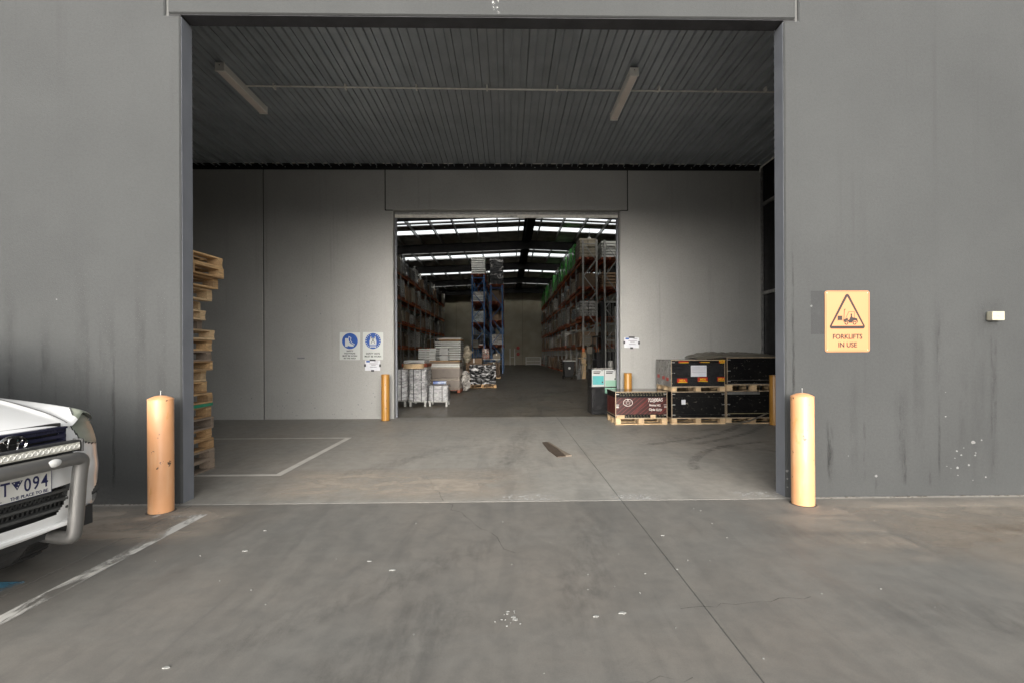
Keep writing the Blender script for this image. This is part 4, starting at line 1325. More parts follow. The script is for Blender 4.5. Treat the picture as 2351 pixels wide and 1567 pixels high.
# ============================================================ PALLET RACKS
def rack(label, x0, x1, y0, nb, bay, levels, top, mu, mbm, group):
    """uprights in pairs at x0 and x1, rows run along y"""
    t = thing('pallet_rack', label, 'rack', ((x0 + x1) / 2, y0, 0), 0, group)
    hw = (x1 - x0) / 2
    um = MB().box(-.05, .05, -.045, .045, 0, top).mesh('upright', mu)
    fm = MB().box(-.09, .09, -.08, .08, 0, .008).mesh('foot_plate', mu)
    br = MB()
    zz = .25
    s = 1
    while zz + .95 < top:
        br.bar((-s * (hw - .04), 0, zz), (s * (hw - .04), 0, zz + .95), .045, .03, up=(0, 1, 0))
        s = -s
        zz += .95
    br.box(-hw + .05, hw - .05, -.02, .02, top - .25, top - .20)
    brm = br.mesh('frame_brace', mu)
    bmm = MB().box(-.028, .028, .046, bay - .046, -.125, 0).mesh('beam', mbm)
    for i in range(nb + 1):
        for sx in (-1, 1):
            u = link('upright', um, t, (sx * hw, i * bay, 0))
            link('foot_plate', fm, u, (0, 0, 0))
        link('frame_brace', brm, t, (0, i * bay, 0))
    for i in range(nb):
        for L in levels:
            for sx in (-1, 1):
                link('beam', bmm, t, (sx * hw, i * bay, L))
    return t

# ---- pallet loads: one thing each (pallet + goods), a few kinds with shared meshes
def goods_mesh(kind, w, d, h, seed):
    q = random.Random(seed)
    b = MB()
    if kind == 'cartons':
        nx, ny, nz = 3, 2, max(2, round(h / .32))
        for i in range(nx):
            for j in range(ny):
                for k_ in range(nz):
                    if k_ == nz - 1 and q.random() < .25:
                        continue
                    g_ = .006
                    ox = q.uniform(-.012, .012)
                    b.box(-w / 2 + w * i / nx + g_ + ox, -w / 2 + w * (i + 1) / nx - g_ + ox, -d / 2 + d * j / ny + g_, -d / 2 + d * (j + 1) / ny - g_, h * k_ / nz + .001, h * (k_ + 1) / nz - .004)
        return b
    if kind == 'boards':
        n = max(3, round(h / .165))
        for k_ in range(n):
            e = q.uniform(-.02, .02)
            b.box(-w / 2 + e, w / 2 + e, -d / 2 + e, d / 2, h * k_ / n + .008, h * (k_ + 1) / n - .055)
        return b
    if kind == 'sacks':
        n = max(3, round(h / .17))
        for k_ in range(n):
            for i in range(2):
                for j in range(2):
                    x0, x1 = -w / 2 + w * i / 2, -w / 2 + w * (i + 1) / 2
                    y0_, y1_ = -d / 2 + d * j / 2, -d / 2 + d * (j + 1) / 2
                    e = q.uniform(0, .04)
                    z0, z1 = h * k_ / n + .002, h * (k_ + 1) / n
                    m = len(b.v)
                    zc = (z0 + z1) / 2
                    for (xx, yy, zz, s_) in [(x, y, z_, s2) for z_, s2 in ((z0, .9), (zc, 1.0), (z1, .88)) for x, y in ((0, 0), (1, 0), (1, 1), (0, 1))]:
                        cx_, cy_ = (x0 + x1) / 2, (y0_ + y1_) / 2
                        b.v.append((cx_ + (xx - .5) * (x1 - x0) * s_ + e * .3, cy_ + (yy - .5) * (y1_ - y0_) * s_, zz))
                    for L in (0, 4):
                        b.f += [(m + L + a, m + L + (a + 1) % 4, m + L + 4 + (a + 1) % 4, m + L + 4 + a) for a in range(4)]
                    b.f.append((m + 8, m + 9, m + 10, m + 11))
        return b
    # wrapped: a lumpy closed block
    n, nz = 5, 7
    ring = []
    for i in range(4 * n):
        s, u = divmod(i, n)
        u /= n
        ring.append([(-.5 + u, -.5), (.5, -.5 + u), (.5 - u, .5), (-.5, .5 - u)][s])
    for k_ in range(nz + 1):
        z_ = h * k_ / nz
        for (x, y) in ring:
            f_ = 1 + .09 * mnoise.noise((x * 3 + seed, y * 3, z_ * 3.5)) - (.03 if k_ in (0, nz) else 0) - (.025 if k_ % 2 else 0)
            b.v.append((x * w * f_, y * d * f_, z_ + .02 * mnoise.noise((x * 4, y * 4 + seed, 2))))
    m = len(ring)
    for k_ in range(nz):
        for i in range(m):
            j = (i + 1) % m
            b.f.append((k_ * m + i, k_ * m + j, (k_ + 1) * m + j, (k_ + 1) * m + i))
    b.f.append(tuple(nz * m + i for i in range(m)))
    b.f.append(tuple(reversed(range(m))))
    return b
pal_mesh = {}
for m in ('red_p', 'timber_old', 'timber'):
    b = MB()
    for i in range(5):
        y = -.55 + 1.0 * i / 4
        b.box(-.55, .55, y, y + .1, .118, .14)
    for x in (-.55, -.05, .45):
        b.box(x, x + .1, -.55, .55, .02, .117)
    for y in (-.55, -.05, .45):
        b.box(-.55, .55, y, y + .1, 0, .019)
    pal_mesh[m] = b.mesh('pallet_base', m)
KIND = {}
def kindmesh(kind, m, w, d, h, seed):
    key = (kind, m, round(w, 2), round(d, 2), round(h, 2), seed % 3)
    if key not in KIND:
        KIND[key] = goods_mesh(kind, w, d, h, seed % 3 + 1).mesh('goods', m, smooth=(kind == 'wrapped'))
    return KIND[key]
def load(label, loc, kind, m, h, pm='red_p', w=1.05, d=1.05, seed=0, rz=0, group='pallet loads on the racks', cat='pallet load'):
    t = thing('pallet_load', label, cat, loc, rz, group)
    link('pallet_base', pal_mesh[pm], t).scale = (w / 1.1 + .04, d / 1.1 + .04, 1)
    link('goods', kindmesh(kind, m, w, d, h, seed), t, (0, 0, .142))
    return t
DESC = {('cartons', 'carton'): 'brown carton stack', ('cartons', 'carton_lt'): 'pale carton stack', ('wrapped', 'wrap_w'): 'pale plastic wrapped load', ('wrapped', 'wrap_b'): 'brown wrapped load',
        ('wrapped', 'wrap_c'): 'blue grey wrapped load', ('wrapped', 'wrap_k'): 'black wrapped load', ('sacks', 'wrap_w'): 'stack of pale sacks', ('sacks', 'carton_lt'): 'stack of tan sacks',
        ('boards', 'board_w'): 'stack of white boards', ('wrapped', 'wrap_g'): 'green printed wrapped load', ('boards', 'carton'): 'stack of brown boards'}
POOL = [('wrapped', 'wrap_w'), ('sacks', 'wrap_w'), ('cartons', 'carton'), ('cartons', 'carton_lt'), ('wrapped', 'wrap_w'), ('wrapped', 'wrap_w'), ('wrapped', 'wrap_b'), ('wrapped', 'wrap_b'), ('wrapped', 'wrap_c'), ('sacks', 'wrap_w'), ('sacks', 'carton_lt'), ('cartons', 'carton'), ('boards', 'carton')]
LEV = ['floor level', 'lowest shelf', 'second shelf', 'third shelf', 'top shelf']

# left row
LB, LY0, LN = 2.75, 24.9, 13
lv_l = [1.95, 3.75, 5.6, 7.4]
rack('long grey and orange pallet rack along the left wall of the warehouse', -8.95, -7.95, LY0, LN, LB, lv_l, 9.0, 'grey_r', 'orange', 'pallet racks')
rr = random.Random(31)
n = 0
for li, L in enumerate([0.0] + lv_l):
    idx = 0
    for i in range(LN):
        for s in range(2):
            yy = LY0 + i * LB + .7 + s * 1.33
            if yy < 29.5:
                continue
            idx += 1
            if rr.random() < (.45 if li == 0 else .18):
                continue
            kind, m = rr.choice(POOL)
            hmax = (1.35 if L < 7 else 1.5)
            h = rr.uniform(.6, hmax)
            load('%s on the left rack, %s, %s from the front' % (DESC[(kind, m)], LEV[li], ORD[idx - 1]), (-8.42 + rr.uniform(-.04, .1), yy, L + .004), kind, m, round(h, 1), rr.choice(['red_p', 'red_p', 'timber_old']), 1.05, .98, rr.randint(0, 9), R(rr.uniform(-3, 3)), 'loads on the left rack')
# right row facing the aisle
RBAY, RY0, RN = 2.75, 28.0, 12
lv_r = [1.85, 3.45, 5.2, 6.95]
rack('tall grey and orange pallet rack along the right side of the aisle', 4.45, 5.25, RY0, RN, RBAY, lv_r, 8.05, 'grey_r', 'orange', 'pallet racks')
rack('second grey pallet rack behind the right hand one, nearer the right edge of the doorway', 5.72, 6.5, RY0, 4, RBAY, lv_r, 8.05, 'grey_r', 'orange', 'pallet racks')
for li, L in enumerate([0.0] + lv_r):
    idx = 0
    for i in range(RN):
        for s in range(2):
            idx += 1
            yy = RY0 + i * RBAY + .72 + s * 1.32
            if li == 0 and yy < 30:
                continue
            if rr.random() < (.35 if li == 0 else .1) and li != 4:
                continue
            if li == 4 and idx > 2:
                kind, m, h = 'wrapped', 'wrap_g', rr.choice([1.4, 1.6])
                if idx % 5 == 0:
                    kind, m = 'sacks', 'wrap_w'
            elif li == 4:
                kind, m, h = 'sacks', 'carton_lt', 1.1
            elif li == 2 and idx == 1:
                kind, m, h = 'sacks', 'wrap_w', .9
            elif li == 1 and idx < 6:
                kind, m, h = 'cartons', rr.choice(['carton', 'carton_lt']), .7
            else:
                kind, m = rr.choice(POOL)
                h = round(rr.uniform(.6, 1.2), 1)
            load('%s on the right aisle rack, %s, %s from the front' % (DESC[(kind, m)], LEV[li], ORD[idx - 1]), (4.88 + rr.uniform(-.12, .0), yy, L + .004), kind, m, h, rr.choice(['red_p', 'red_p', 'timber_old']), 1.02, 1.05, rr.randint(0, 9), R(rr.uniform(-3, 3)), 'loads on the right aisle rack')
for li, (L, kind, m, h) in enumerate(((1.85, 'cartons', 'carton', .7), (3.45, 'wrapped', 'wrap_k', .9), (5.2, 'boards', 'carton', .9), (6.95, 'boards', 'board_w', 1.0))):
    for idx in range(3):
        load('%s on the second right rack, %s, %s from the front' % (DESC[(kind, m)], LEV[li + 1], ORD[idx]), (6.1, RY0 + .75 + idx * 1.36, L + .004), kind, m, h, 'red_p', 1.0, 1.05, idx, 0, 'loads on the second right rack')
# blue racks in the middle
MY = 35.5
lv_a = [1.96, 3.62, 5.15, 7.2]
lv_b = [1.96, 3.75, 5.15, 6.42]
rack('blue pallet rack in the middle of the warehouse, the left of the two', -2.58, -1.70, MY, 4, 2.75, lv_a, 7.25, 'blue_r', 'orange', 'pallet racks')
rack('blue pallet rack in the middle of the warehouse, the right of the two', -1.20, -.36, MY, 4, 2.75, lv_b, 6.5, 'blue_r', 'orange', 'pallet racks')
mid = {('left', 4): ('boards', 'board_w', 1.3), ('left', 3): ('boards', 'board_w', .5), ('left', 2): ('wrapped', 'wrap_c', .8), ('left', 1): ('wrapped', 'wrap_k', .7),
       ('right', 4): ('wrapped', 'wrap_k', 1.9), ('right', 3): ('cartons', 'carton', .8), ('right', 2): ('cartons', 'carton', .45), ('right', 1): ('sacks', 'wrap_w', .75)}
for side, xc, lv in (('left', -2.14, lv_a), ('right', -.78, lv_b)):
    for li, L in enumerate(lv):
        for idx in range(6):
            kind, m, h = mid[(side, li + 1)] if idx == 0 else (*rr.choice(POOL), round(rr.uniform(.6, 1.1), 1))
            load('%s on the %s blue rack, %s, %s from the front' % (DESC[(kind, m)], side, LEV[li + 1], ORD[idx]), (xc, MY + .55 + idx * 1.36, L + .004), kind, m, h, 'red_p', 1.0, 1.02, idx, 0, 'loads on the blue racks')
# signs hung on the ends of the racks
def end_sign(x, y, z, w, h, lab):
    t = thing('rack_sign', lab, 'sign', (x, y, z), 0, 'white signs on the rack ends')
    MB().box(-w / 2, w / 2, -.012, 0, -h / 2, h / 2).build('sign_plate', 'carton_lt', t)
    b = MB()
    for zz, ww in ((.25, .7), (-.05, .5), (-.28, .6)):
        b.box(-w / 2 * ww, w / 2 * ww, -.0145, -.0125, zz * h - .015, zz * h + .015)
    b.build('printed_lines', 'grey_print', t)
end_sign(-2.36, MY - .06, 2.16, .42, .58, 'white sign on the front end of the left blue rack')
end_sign(4.68, RY0 - .06, 2.19, .42, .58, 'white upper sign on the front end of the right aisle rack')
end_sign(4.82, RY0 - .06, 1.62, .36, .36, 'small white lower sign on the front end of the right aisle rack')
# orange post guards
for x, y, lab in ((4.45, RY0, 'orange guard on the near upright of the right aisle rack'), (5.25, RY0, 'orange guard on the far upright of the right aisle rack')):
    t = thing('post_guard', lab, 'guard', (x, y, 1.35), 0, 'orange post guards')
    MB().box(-.075, .075, -.075, -.05, 0, .38).box(-.075, -.052, -.05, .05, 0, .38).box(.052, .075, -.05, .05, 0, .38).build('shell', 'orange', t)
    MB().box(-.077, .077, -.079, -.0755, .1, .16).build('band', 'timber_lt', t)

# ============================================================ GOODS ON THE WAREHOUSE FLOOR
def stillage(label, x0, x1, y0, y1, zb, zt, n, m='wrap_s', lumps=.03, straps=True):
    """wrapped bundle on a low steel stillage with four legs"""
    t = thing('wrapped_bundle', label, 'bundle', ((x0 + x1) / 2, (y0 + y1) / 2, 0), 0, 'wrapped bundles inside the door')
    w, d = x1 - x0, y1 - y0
    for sx in (-1, 1):
        for sy in (-1, 1):
            MB().box(sx * (w / 2 - .05) - .025, sx * (w / 2 - .05) + .025, sy * (d / 2 - .05) - .025, sy * (d / 2 - .05) + .025, 0, zb - .03).build('leg', 'grey_r', t)
    MB().box(-w / 2, w / 2, -d / 2, d / 2, zb - .03, zb).build('deck', 'grey_r', t)
    b = MB()
    ns, nz = 10, n * 2
    ring = []
    for i in range(4 * ns):
        s, u = divmod(i, ns)
        u /= ns
        ring.append([(-.5 + u, -.5), (.5, -.5 + u), (.5 - u, .5), (-.5, .5 - u)][s])
    m_ = len(ring)
    for k_ in range(nz + 1):
        z_ = zb + .003 + (zt - zb) * k_ / nz
        for (x, y) in ring:
            f_ = 1 - (.05 if k_ % 2 == 0 else 0) + lumps * mnoise.noise((x * 5 + x0, y * 5, z_ * 4)) - (.07 if abs(x) == .5 and abs(y) == .5 else 0)
            b.v.append((x * w * f_, y * d * f_, z_ + .016 * mnoise.noise((x * 6 + x0, y * 4, z_ * 2)) + (.02 * mnoise.noise((x * 3, y * 3, 7)) if k_ == nz else 0)))
    for k_ in range(nz):
        for i in range(m_):
            j = (i + 1) % m_
            b.f.append((k_ * m_ + i, k_ * m_ + j, (k_ + 1) * m_ + j, (k_ + 1) * m_ + i))
    b.f.append(tuple(nz * m_ + i for i in range(m_)))
    b.f.append(tuple(reversed(range(m_))))
    b.build('wrapped_goods', m, t, True)
    if straps:
        for x in (-w * .22, w * .2):
            MB().box(x - .01, x + .01, -d / 2 - .012, -d / 2 + .004, zb - .02, zt + .01).build('strap', 'black_pl', t)
    return t
stillage('silver wrapped bundle at the very left of the doorway', -3.24, -2.76, 13.15, 13.95, .17, 1.0, 10)
stillage('tall bulging silver wrapped bundle inside the door on the left', -2.70, -2.20, 13.1, 13.95, .15, 1.0, 9, lumps=.10)
stillage('low silver wrapped block on a steel stand inside the door', -2.17, -1.62, 13.1, 13.7, .15, .56, 4, lumps=.03)
t = thing('plywood_drum_lid', 'round plywood drum lid lying on the silver wrapped bundles', 'lid', (-2.63, 13.5, 1.028))
MB().lathe([(0, .02), (.27, .02), (.275, 0), (.285, 0), (.285, .13), (0, .13)], 40).build('rim', 'timber_lt', t, True)
MB().lathe([(.0, .165), (.12, .155), (.3, .134), (.31, .131), (0, .1305)], 24).build('plastic_cover', 'wrap_w', t, True)
t = thing('film_roll', 'blue and white roll of film on the low silver block', 'roll', (-1.88, 13.35, .635))
MB().lathe([(0, -.18), (.045, -.18), (.045, .18), (0, .18)], 16, axis='x').build('film', 'blue_film', t, True)
MB().lathe([(.012, -.19), (.022, -.19), (.022, .19), (.012, .19)], 12, axis='x').build('core', 'carton', t)

# brown plastic pallet boxes, one on the other
def tub(label, x, y, z, w, d, h):
    t = thing('pallet_box', label, 'box', (x, y, z), 0, 'brown pallet boxes')
    MB().box(-w / 2 + .02, w / 2 - .02, -d / 2 + .02, d / 2 - .02, .01, h - .03).build('shell', 'tub', t)
    MB().box(-w / 2, w / 2, -d / 2, d / 2, h - .06, h).build('rim', 'tub_rim', t, bevel=.008)
    MB().box(-w / 2, w / 2, -d / 2, d / 2, 0, .05).build('foot_rim', 'tub', t, bevel=.008)
    for i in range(5):
        x_ = -w / 2 + .03 + (w - .1) * i / 4
        MB().box(x_, x_ + .045, -d / 2 + .002, -d / 2 + .019, .051, h - .061).build('rib', 'tub', t)
    for i in range(4):
        y_ = -d / 2 + .08 + (d - .2) * i / 3
        MB().box(w / 2 - .019, w / 2 - .002, y_, y_ + .045, .051, h - .061).build('rib', 'tub', t)
    return t
t = thing('pallet', 'orange red pallet under the brown pallet boxes', 'pallet', (-2.33, 18.0, 0))
for y in (-.55, -.3, -.05, .2, .45):
    MB().box(-.6, .6, y, y + .1, .10, .12).build('deck_board', 'red_p', t)
for x in (-.6, -.05, .5):
    MB().box(x, x + .1, -.55, .55, .02, .099).build('bearer', 'red_p', t)
tub('lower brown ribbed pallet box on the orange pallet', -2.32, 18.0, .121, 1.18, 1.1, .41)
tub('upper brown ribbed pallet box stacked on another', -2.32, 18.0, .533, 1.18, 1.1, .42)
t = thing('board_stack', 'pale flat boards lying on the brown pallet boxes', 'boards', (-2.3, 18.0, .955))
for i, (h, m) in enumerate(((.05, 'board_w'), (.05, 'board_w'), (.06, 'timber_old'), (.035, 'timber'))):
    MB().box(-.62 + .03 * i, .55, -.5, .5, i * .065, i * .065 + h).build('board', m, t)

# stacks of white tables and boards further back
def layered(label, x0, x1, y0, y1, z0, zt, n, gap=.35, m='board_w', name='panel_stack', cat='panels', foot='timber_old'):
    t = thing(name, label, cat, ((x0 + x1) / 2, (y0 + y1) / 2, z0), 0, 'white panel stacks')
    w, d, H_ = x1 - x0, y1 - y0, zt - z0
    p0 = .0
    if foot and z0 < .05:
        for x in (-w / 2 + .02, -.05, w / 2 - .12):
            MB().box(x, x + .1, -d / 2, d / 2, 0, .12).build('bearer', foot, t)
        p0 = .125
    for i in range(n):
        z = p0 + (H_ - p0) * i / n
        e = random.uniform(-.015, .015)
        MB().box(-w / 2 + e, w / 2 + e, -d / 2, d / 2, z + .001, z + (H_ - p0) / n * (1 - gap)).build('panel', m, t)
        if gap > .3:
            for s in (-1, 1):
                MB().box(s * w * .44 - .02, s * w * .44 + .02, -d / 2 + .02, d / 2 - .02, z + (H_ - p0) / n * (1 - gap) + .001, z + (H_ - p0) / n).build('spacer', 'black_pl', t)
    return t
layered('tall stack of white folding tables behind the brown pallet boxes', -3.25, -2.1, 21.6, 22.9, 0, 2.02, 18, .36)
layered('stack of narrow white panels left of the tall white tables', -3.5, -2.82, 18.9, 20.0, 0, 1.66, 22, .28)
layered('stack of white panels standing behind the narrow white panels', -3.4, -2.6, 21.0, 21.5, 0, 1.72, 10, .28)
t = thing('pallet', 'orange red pallet lying upon the low white panels at the left', 'pallet', (-3.12, 16.6, 1.0))
MB().box(-.42, .42, -.5, .5, .09, .11).build('deck_board', 'red_p', t)
for x in (-.42, -.05, .32):
    MB().box(x, x + .1, -.5, .5, .0, .089).build('bearer', 'red_p', t)
layered('low stack of pale panels beneath the orange red pallet at the left', -3.52, -2.72, 16.1, 17.1, 0, .998, 9, .2)
layered('few white panels on the orange red pallet at the left', -3.48, -2.8, 16.1, 17.1, 1.112, 1.23, 2, .2, foot=None)
t = thing('white_table_top', 'single white table top and timber on the tall white tables', 'table top', (-2.55, 22.3, 2.022))
MB().box(-.55, .5, -.5, .5, .0, .07).build('timber', 'timber', t)
MB().box(-.62, .45, -.55, .5, .071, .12).build('top', 'board_w', t)

# cartons and wrapped pallets near the blue racks
def carton(label, x0, x1, y0, y1, z0, z1, m='carton', flaps=True):
    t = thing('carton', label, 'carton', ((x0 + x1) / 2, (y0 + y1) / 2, z0), 0, 'cartons on the warehouse floor')
    w, d, h = x1 - x0, y1 - y0, z1 - z0
    MB().box(-w / 2, w / 2, -d / 2, d / 2, 0, h - .012).build('body', m, t, bevel=.01)
    MB().box(-w / 2 - .004, w / 2 + .004, -d / 2 - .004, -.004, h - .011, h).build('flap', m, t)
    MB().box(-w / 2 - .004, w / 2 + .004, .004, d / 2 + .004, h - .011, h).build('flap', m, t)
    MB().box(-.03, .03, -d / 2 - .0065, -d / 2 - .0045, h * .6, h - .012).build('tape', 'cream', t)
    return t
t = thing('pallet_load', 'black wrapped load with crumpled shiny film on the floor', 'pallet load', (-1.07, 20.75, 0), R(2), 'wrapped loads on the warehouse floor')
link('pallet_base', pal_mesh['timber'], t).scale = (1.05, .95, 1)
b = MB()
nx, nz = 26, 18
for fy in (-.5,):
    for j in range(nz + 1):
        for i in range(nx + 1):
            x, z = -.56 + 1.12 * i / nx, .145 + .83 * j / nz
            b.v.append((x, fy - .03 * mnoise.noise((x * 5, z * 14, 2)) - .03 * abs(mnoise.noise((x * 3 + z * 3, z * 9, 5))), z))
    for j in range(nz):
        for i in range(nx):
            a = j * (nx + 1) + i
            b.f.append((a, a + 1, a + nx + 2, a + nx + 1))
b.build('crumpled_film', 'wrap_k', t, True)
MB().box(-.56, .56, -.48, .5, .142, .97).build('black_carton', 'black_pl', t, bevel=.02)
MB().box(-.58, .40, -.5, .5, .972, 1.0).build('board_lid', 'carton', t)
carton('large brown carton behind the black wrapped load', -2.05, -1.25, 23.6, 24.4, .62, 1.22)
carton('dark lower carton carrying the large brown carton', -2.1, -1.2, 23.55, 24.45, 0, .617, 'carton')
carton('tall brown carton at the foot of the right blue rack', -1.15, -.42, 27.6, 28.4, .1, .93)
t = thing('timber_bearers', 'timber bearers under the tall brown carton', 'timber', (-.785, 28.0, 0))
for y in (-.36, 0, .3):
    MB().box(-.4, .4, y, y + .08, 0, .098).build('bearer', 'timber_lt', t)
t = thing('shelf_unit', 'low white edged shelf unit on top of the tall brown carton', 'shelf', (-.85, 28.0, .932))
MB().box(-.62, .42, -.35, .35, .16, .2).build('top', 'board_w', t)
MB().box(-.6, .4, -.32, .32, 0, .04).build('bottom', 'black_pl', t)
for x in (-.6, .36):
    MB().box(x, x + .04, -.32, .32, .041, .159).build('side', 'black_pl', t)
carton('box printed in red and white on the low shelf unit', -1.45, -1.05, 27.75, 28.25, 1.134, 1.72, MT['print'])
carton('small plain carton on the low shelf unit', -.85, -.42, 27.75, 28.2, 1.134, 1.45, 'carton_lt')
# crumpled packing paper and film bags between the stacks
def rag(label, x, y, z, s, m, seed):
    b = MB()
    n, k2 = 12, 7
    for j in range(k2 + 1):
        ph = PI * j / k2
        for i in range(n):
            a = 2 * PI * i / n
            r_ = s * math.sin(ph) * (1 + .6 * mnoise.noise((math.cos(a) * 2 + seed, math.sin(a) * 2, j * .7)) + .5 * math.sin(i * 12.9898 + j * 78.233 + seed))
            b.v.append((x + r_ * math.cos(a) * .6, y + r_ * math.sin(a) * .6, max(.003, z - math.cos(ph) * s * 1.5)))
    for j in range(k2):
        for i in range(n):
            q = (i + 1) % n
            b.f.append((j * n + i, j * n + q, (j + 1) * n + q, (j + 1) * n + i))
    tag(b.build('packing_film', m, None, False), label, 'film')
rag('crumpled pale packing paper on the floor stack beside the brown carton', -1.86, 22.3, 1.42, .28, 'carton_lt', 3)
rag('torn film bag hanging beside the brown pallet boxes', -1.58, 18.1, .42, .26, 'wrap_w', 8)

# far end of the aisle: white cage, white frame, red hose reel discs
t = thing('wire_cage', 'white wire cage standing at the far end of the aisle', 'cage', (3.2, 59.5, 0))
for x in (-.9, .9):
    for y in (-.5, .5):
        MB().box(x - .03, x + .03, y - .03, y + .03, 0, 1.05).build('post', 'white', t)
MB().box(-.93, .93, -.53, .53, .08, .12).build('deck', 'white', t)
for z in (.14, .5, .98):
    for y in (-.5, .5):
        MB().box(-.9, .9, y - .02, y + .02, z, z + .07).build('rail', 'white', t)
for i in range(14):
    x = -.84 + 1.68 * i / 13
    MB().box(x - .018, x + .018, -.515, -.485, .21, .97).build('wire', 'white', t)
t = thing('door_frame', 'narrow white metal frame standing at the far end of the aisle', 'frame', (.6, 58.5, 0))
for x in (-.28, .28):
    MB().box(x - .05, x + .05, -.05, .05, 0, 2.1).build('post', 'white', t)
MB().box(-.22, .22, -.05, .05, 1.0, 1.06).build('rail', 'white', t)
for z, lab in ((2.2, 'upper small red disc on the far end wall'), (1.4, 'lower small red disc on the far end wall')):
    tag(MB().prism(disc(1.4, z, .22, 20), YE - .06, YE - .002).build('red_disc', 'red_dot'), lab, 'disc')

# wheelie bin, leaning steel lengths, timber pile by the right rack
t = thing('wheelie_bin', 'black wheelie bin with a pale lid edge beside the right rack', 'bin', (3.42, 26.9, 0))
b = MB()
for z, w, d in ((.12, .24, .26), (.98, .32, .36)):
    b.v += [(-w, -d, z), (w, -d, z), (w, d, z), (-w, d, z)]
b.f += [(3, 2, 1, 0), (4, 5, 6, 7)] + [(i, (i + 1) % 4, 4 + (i + 1) % 4, 4 + i) for i in range(4)]
b.build('body', 'black_pl', t, bevel=.02)
MB().box(-.35, .35, -.39, .4, .985, 1.05).build('lid', 'black_pl', t, bevel=.02)
MB().box(-.36, .36, -.405, -.391, 1.0, 1.05).build('lid_edge', 'board_w', t)
MB().prism([(x, z) for x, z in disc(.02, .62, .07, 12)], -.345, -.318).build('white_print', 'board_w', t)
for s in (-1, 1):
    MB().lathe([(0, -.03), (.1, -.03), (.1, .03), (0, .03)], 16, c=(s * .26, .32, .1), axis='x').build('wheel', 'tyre', t)
for i, x in enumerate((3.86, 3.92, 3.98, 4.05)):
    tag(MB().bar((x, 26.3, .01), (x + .28 + .03 * i, 27.1, 1.45 - .1 * i), .035, .012).build('steel_length', 'galv'), '%s thin steel length from the bin, leaning against the right rack' % ORD[i], 'steel length', 'steel lengths leaning on the rack')
t = thing('timber_pile', 'upright pile of pale timber offcuts beside the leaning steel lengths', 'timber', (4.28, 27.0, 0))
for z0, z1, dx in ((0, .75, 0), (.76, .86, .05), (.87, 1.12, 0), (1.13, 1.2, -.12), (1.21, 1.42, .02), (1.43, 1.5, .0)):
    MB().box(-.12 + dx, .12 + dx, -.2, .2, z0 + .003, z1).build('block', 'timber_lt', t)

# reach truck parked behind the poster carton
t = thing('forklift', 'dark reach truck with a tall mast parked inside the right of the doorway', 'forklift', (4.85, 22.4, 0))
for x in (-.42, -.33, .30, .42):
    MB().box(x - .035, x + .035, -.06, .06, .05, 3.85).build('mast_rail', 'black_pl', t)
for x in (-.25, .22):
    MB().tube([(x, -.02, .3), (x, -.02, 3.6)], .04, 8).build('lift_ram', 'grey_r', t, True)
for z in (.5, 2.0, 2.75, 3.78):
    MB().box(-.295, .265, -.03, .03, z, z + .07).build('mast_crossbar', 'grey_r', t)
for x in (-.1, -.04, .1):
    MB().tube([(x, -.08, .6), (x, -.08, 3.75)], .012, 6).build('lift_chain', 'galv', t)
MB().box(-.62, .62, .1, 1.4, .18, 1.15).build('body', 'black_pl', t, bevel=.06)
MB().box(-.55, .1, 1.0, 1.45, 1.151, 1.5).build('seat_back', 'black_pl', t, bevel=.05)
for x in (-.6, .6):
    for y in (.15, 1.35):
        MB().box(x - .025, x + .025, y - .025, y + .025, 1.151, 2.2).build('guard_post', 'black_pl', t)
MB().box(-.65, .65, .1, 1.42, 2.2, 2.25).build('guard_roof', 'black_pl', t, bevel=.01)
MB().box(-.66, .66, .02, .06, .8, 1.5).build('mesh_guard', 'black_steel', t)
for x in (-.3, .3):
    MB().box(x - .06, x + .06, -1.2, -.061, .06, .1).build('fork', 'grey_r', t)
for s in (-1, 1):
    MB().box(s * .58 - .09, s * .58 + .09, -1.3, .1, .12, .32).build('outrigger', 'red_p', t, bevel=.02)
    MB().lathe([(0, -.05), (.14, -.05), (.14, .05), (0, .05)], 18, c=(s * .58, -1.15, .14), axis='x').build('wheel', 'tyre', t)
MB().lathe([(0, -.06), (.17, -.06), (.17, .06), (0, .06)], 18, c=(.2, 1.2, .17), axis='x').build('drive_wheel', 'tyre', t)
MB().box(.5, .56, -.08, -.062, 1.2, 1.42).build('warning_plate', 'orange', t)
t = thing('drum', 'small grey plastic drum against the right door jamb inside', 'drum', (3.16, 14.6, .0))
MB().lathe([(0, .0), (.1, 0), (.1, .85), (0, .85)], 20).build('pedestal', 'black_pl', t)
MB().lathe([(0, .855), (.085, .855), (.09, .9), (.09, 1.15), (.08, 1.2), (0, 1.2)], 20).build('tub', 'grey_r', t, True)

# ============================================================ WHITE CAR (nose towards the opening, only its front corner in the picture)
car = thing('parked_car', 'white four wheel drive car with a silver nudge bar and LED light bar', 'car', (-2.67, 2.65, 0), R(-6))
car.scale = (.946, .946, .946)
HWD = .93
def ztop(y):
    y = abs(y)
    if y < .44:
        return .962
    if y < .60:
        return .962 + (y - .44) * .42
    return 1.029 - (y - .60) ** 1.5 * .75
def front_xy(th):
    s, c = math.sin(th), math.cos(th)
    return -.75 * (1 - max(c, 0) ** (2 / 2.2)), HWD * s ** (2 / 2.2), c
path = []
NF = 110
for i in range(NF + 1):
    th = (PI / 2) * i / NF
    x, y, c = front_xy(th)
    path.append((x, y, c))
x = -.80
while x > -3.7:
    path.append((x, HWD, 0))
    x -= .05
for i in range(1, 16):
    th = (PI / 2) * i / 15
    path.append((-3.7 - .55 * math.sin(th), HWD * max(0, math.cos(th)) ** (2 / 3.0), -math.sin(th)))
zs = [.325 + .0115 * i for i in range(64)]
